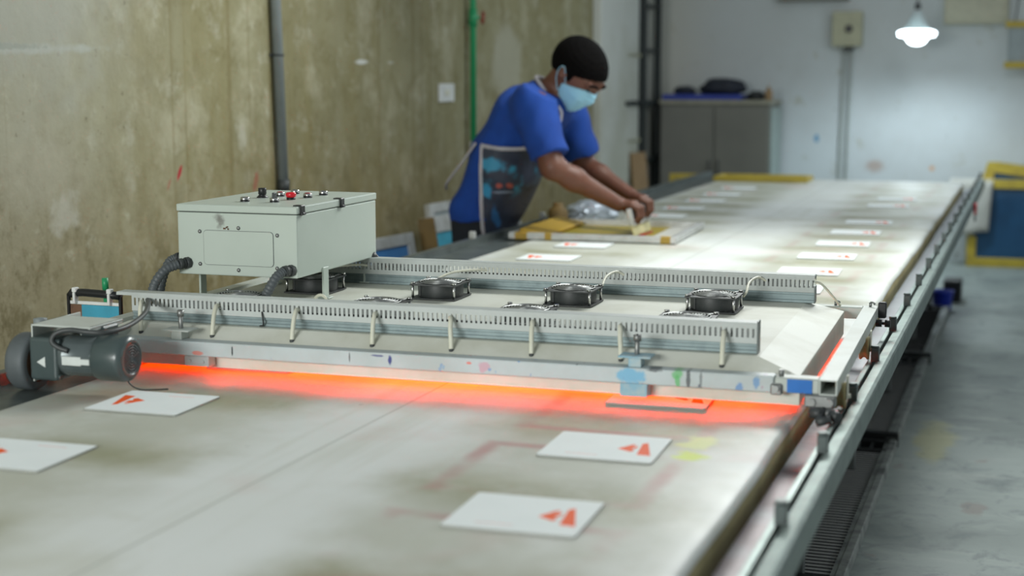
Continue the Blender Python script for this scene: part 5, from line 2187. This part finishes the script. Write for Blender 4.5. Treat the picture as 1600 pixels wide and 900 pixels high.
# ------------------------------------------------------------------ wire trays under the table edge
tray = empty('wire_tray')
TL, TW = 1.93, 0.72
mb = MB()
mb.box((TW / 2 - 0.030, -TL / 2, 0.0), (TW / 2, TL / 2, 0.047), 0.003)
mb.box((TW / 2 - 0.045, -TL / 2, 0.037), (TW / 2 - 0.030, TL / 2, 0.043))
mb.build('side_bar', M['tray_frame'], tray)
mb = MB()
mb.box((-TW / 2, -TL / 2, 0.0), (-TW / 2 + 0.030, TL / 2, 0.055), 0.003)
mb.build('side_bar', M['tray_frame'], tray)
mb = MB()
mb.box((-TW / 2 + .03, -TL / 2, 0.0), (TW / 2 + 0.006, -TL / 2 + 0.040, 0.062), 0.004)
mb.build('end_bar', M['black'], tray)
mb = MB()
mb.box((-TW / 2 + .03, TL / 2 - 0.045, 0.0), (TW / 2 - .03, TL / 2 - .02, 0.05), 0.004)
for i in range(12):
    x = -TW / 2 + .05 + i * 0.052
    mb.box((x, TL / 2 - 0.17, 0.036), (x + 0.010, TL / 2 - 0.045, 0.044))
mb.box((-TW / 2 + .03, TL / 2 - 0.185, 0.034), (TW / 2 - .03, TL / 2 - 0.168, 0.046))
mb.build('end_bar', M['black'], tray)
w0 = None
for i in range(50):
    y = -TL / 2 + 0.075 + i * 0.0335
    if w0 is None:
        mb = MB()
        mb.tube([(-TW / 2 + 0.03, 0, 0), (TW / 2 - 0.03, 0, 0)], 0.0030, 6)
        w0 = mb.build('wire', M['wire'], tray)
        w0.location = (0, y, 0.039)
    else:
        share(w0, 'wire', tray, (0, y, 0.039))
mb = MB()
mb.box((-TW / 2 + 0.03, -TL / 2 + 0.04, 0.029), (TW / 2 - 0.03, TL / 2 - 0.186, 0.033))
mb.build('drip_sheet', M['drip'], tray)
tx = -0.495 - TW / 2
for i, (y, lab) in enumerate(((3.37, 'wire tray on the floor under the table, cut by the lower picture edge'),
                              (5.375, 'wire tray with dark rungs on the floor under the table rail, nearest whole one'),
                              (7.36, 'wire tray on the floor beyond the nearest one, yellow stain beside it'),
                              (9.34, 'farthest wire tray on the floor by the blue bucket'))):
    o = tray if i == 0 else copy_tree(tray)
    o.location = (tx + 0.006 * (i % 2), y, 0.0005)
    tag(o, lab, 'tray', 'wire trays lying under the table edge')
mb = MB()
mb.lathe([(0.0, 0.0), (0.075, 0.0), (0.078, 0.004), (0.095, 0.15), (0.103, 0.152), (0.103, 0.162), (0.092, 0.162), (0.078, 0.01), (0.0, 0.01)], seg=28)
bu = mb.build('bucket', M['bucket'])
bu.location = (-0.545, 10.46, 0.0005)
bu.scale = (0.75, 0.75, 0.8)
tag(bu, 'blue plastic bucket on the floor under the far end of the table', 'bucket')
mb = MB()
mb.box((-0.06, -0.12, 0), (0.06, 0.12, 0.15), 0.008)
bc = mb.build('dark_canister', M['black'])
bc.location = (-0.50, 10.93, 0.0005)
tag(bc, 'dark canister on the floor behind the blue bucket', 'canister')
rc = empty('red_clamp', (-0.312, 9.05, 0.80))
tag(rc, 'small red clamp on the outer face of the aluminium rail', 'clamp')
mb = MB()
mb.box((-0.004, -0.03, -0.03), (0.012, 0.03, 0.035), 0.004)
mb.build('jaw', M['red_btn'], rc)
mb = MB()
mb.cyl((0.004, 0, -0.07), (0.004, 0, -0.03), 0.006, 0.006, 8)
mb.build('screw', M['steel'], rc)
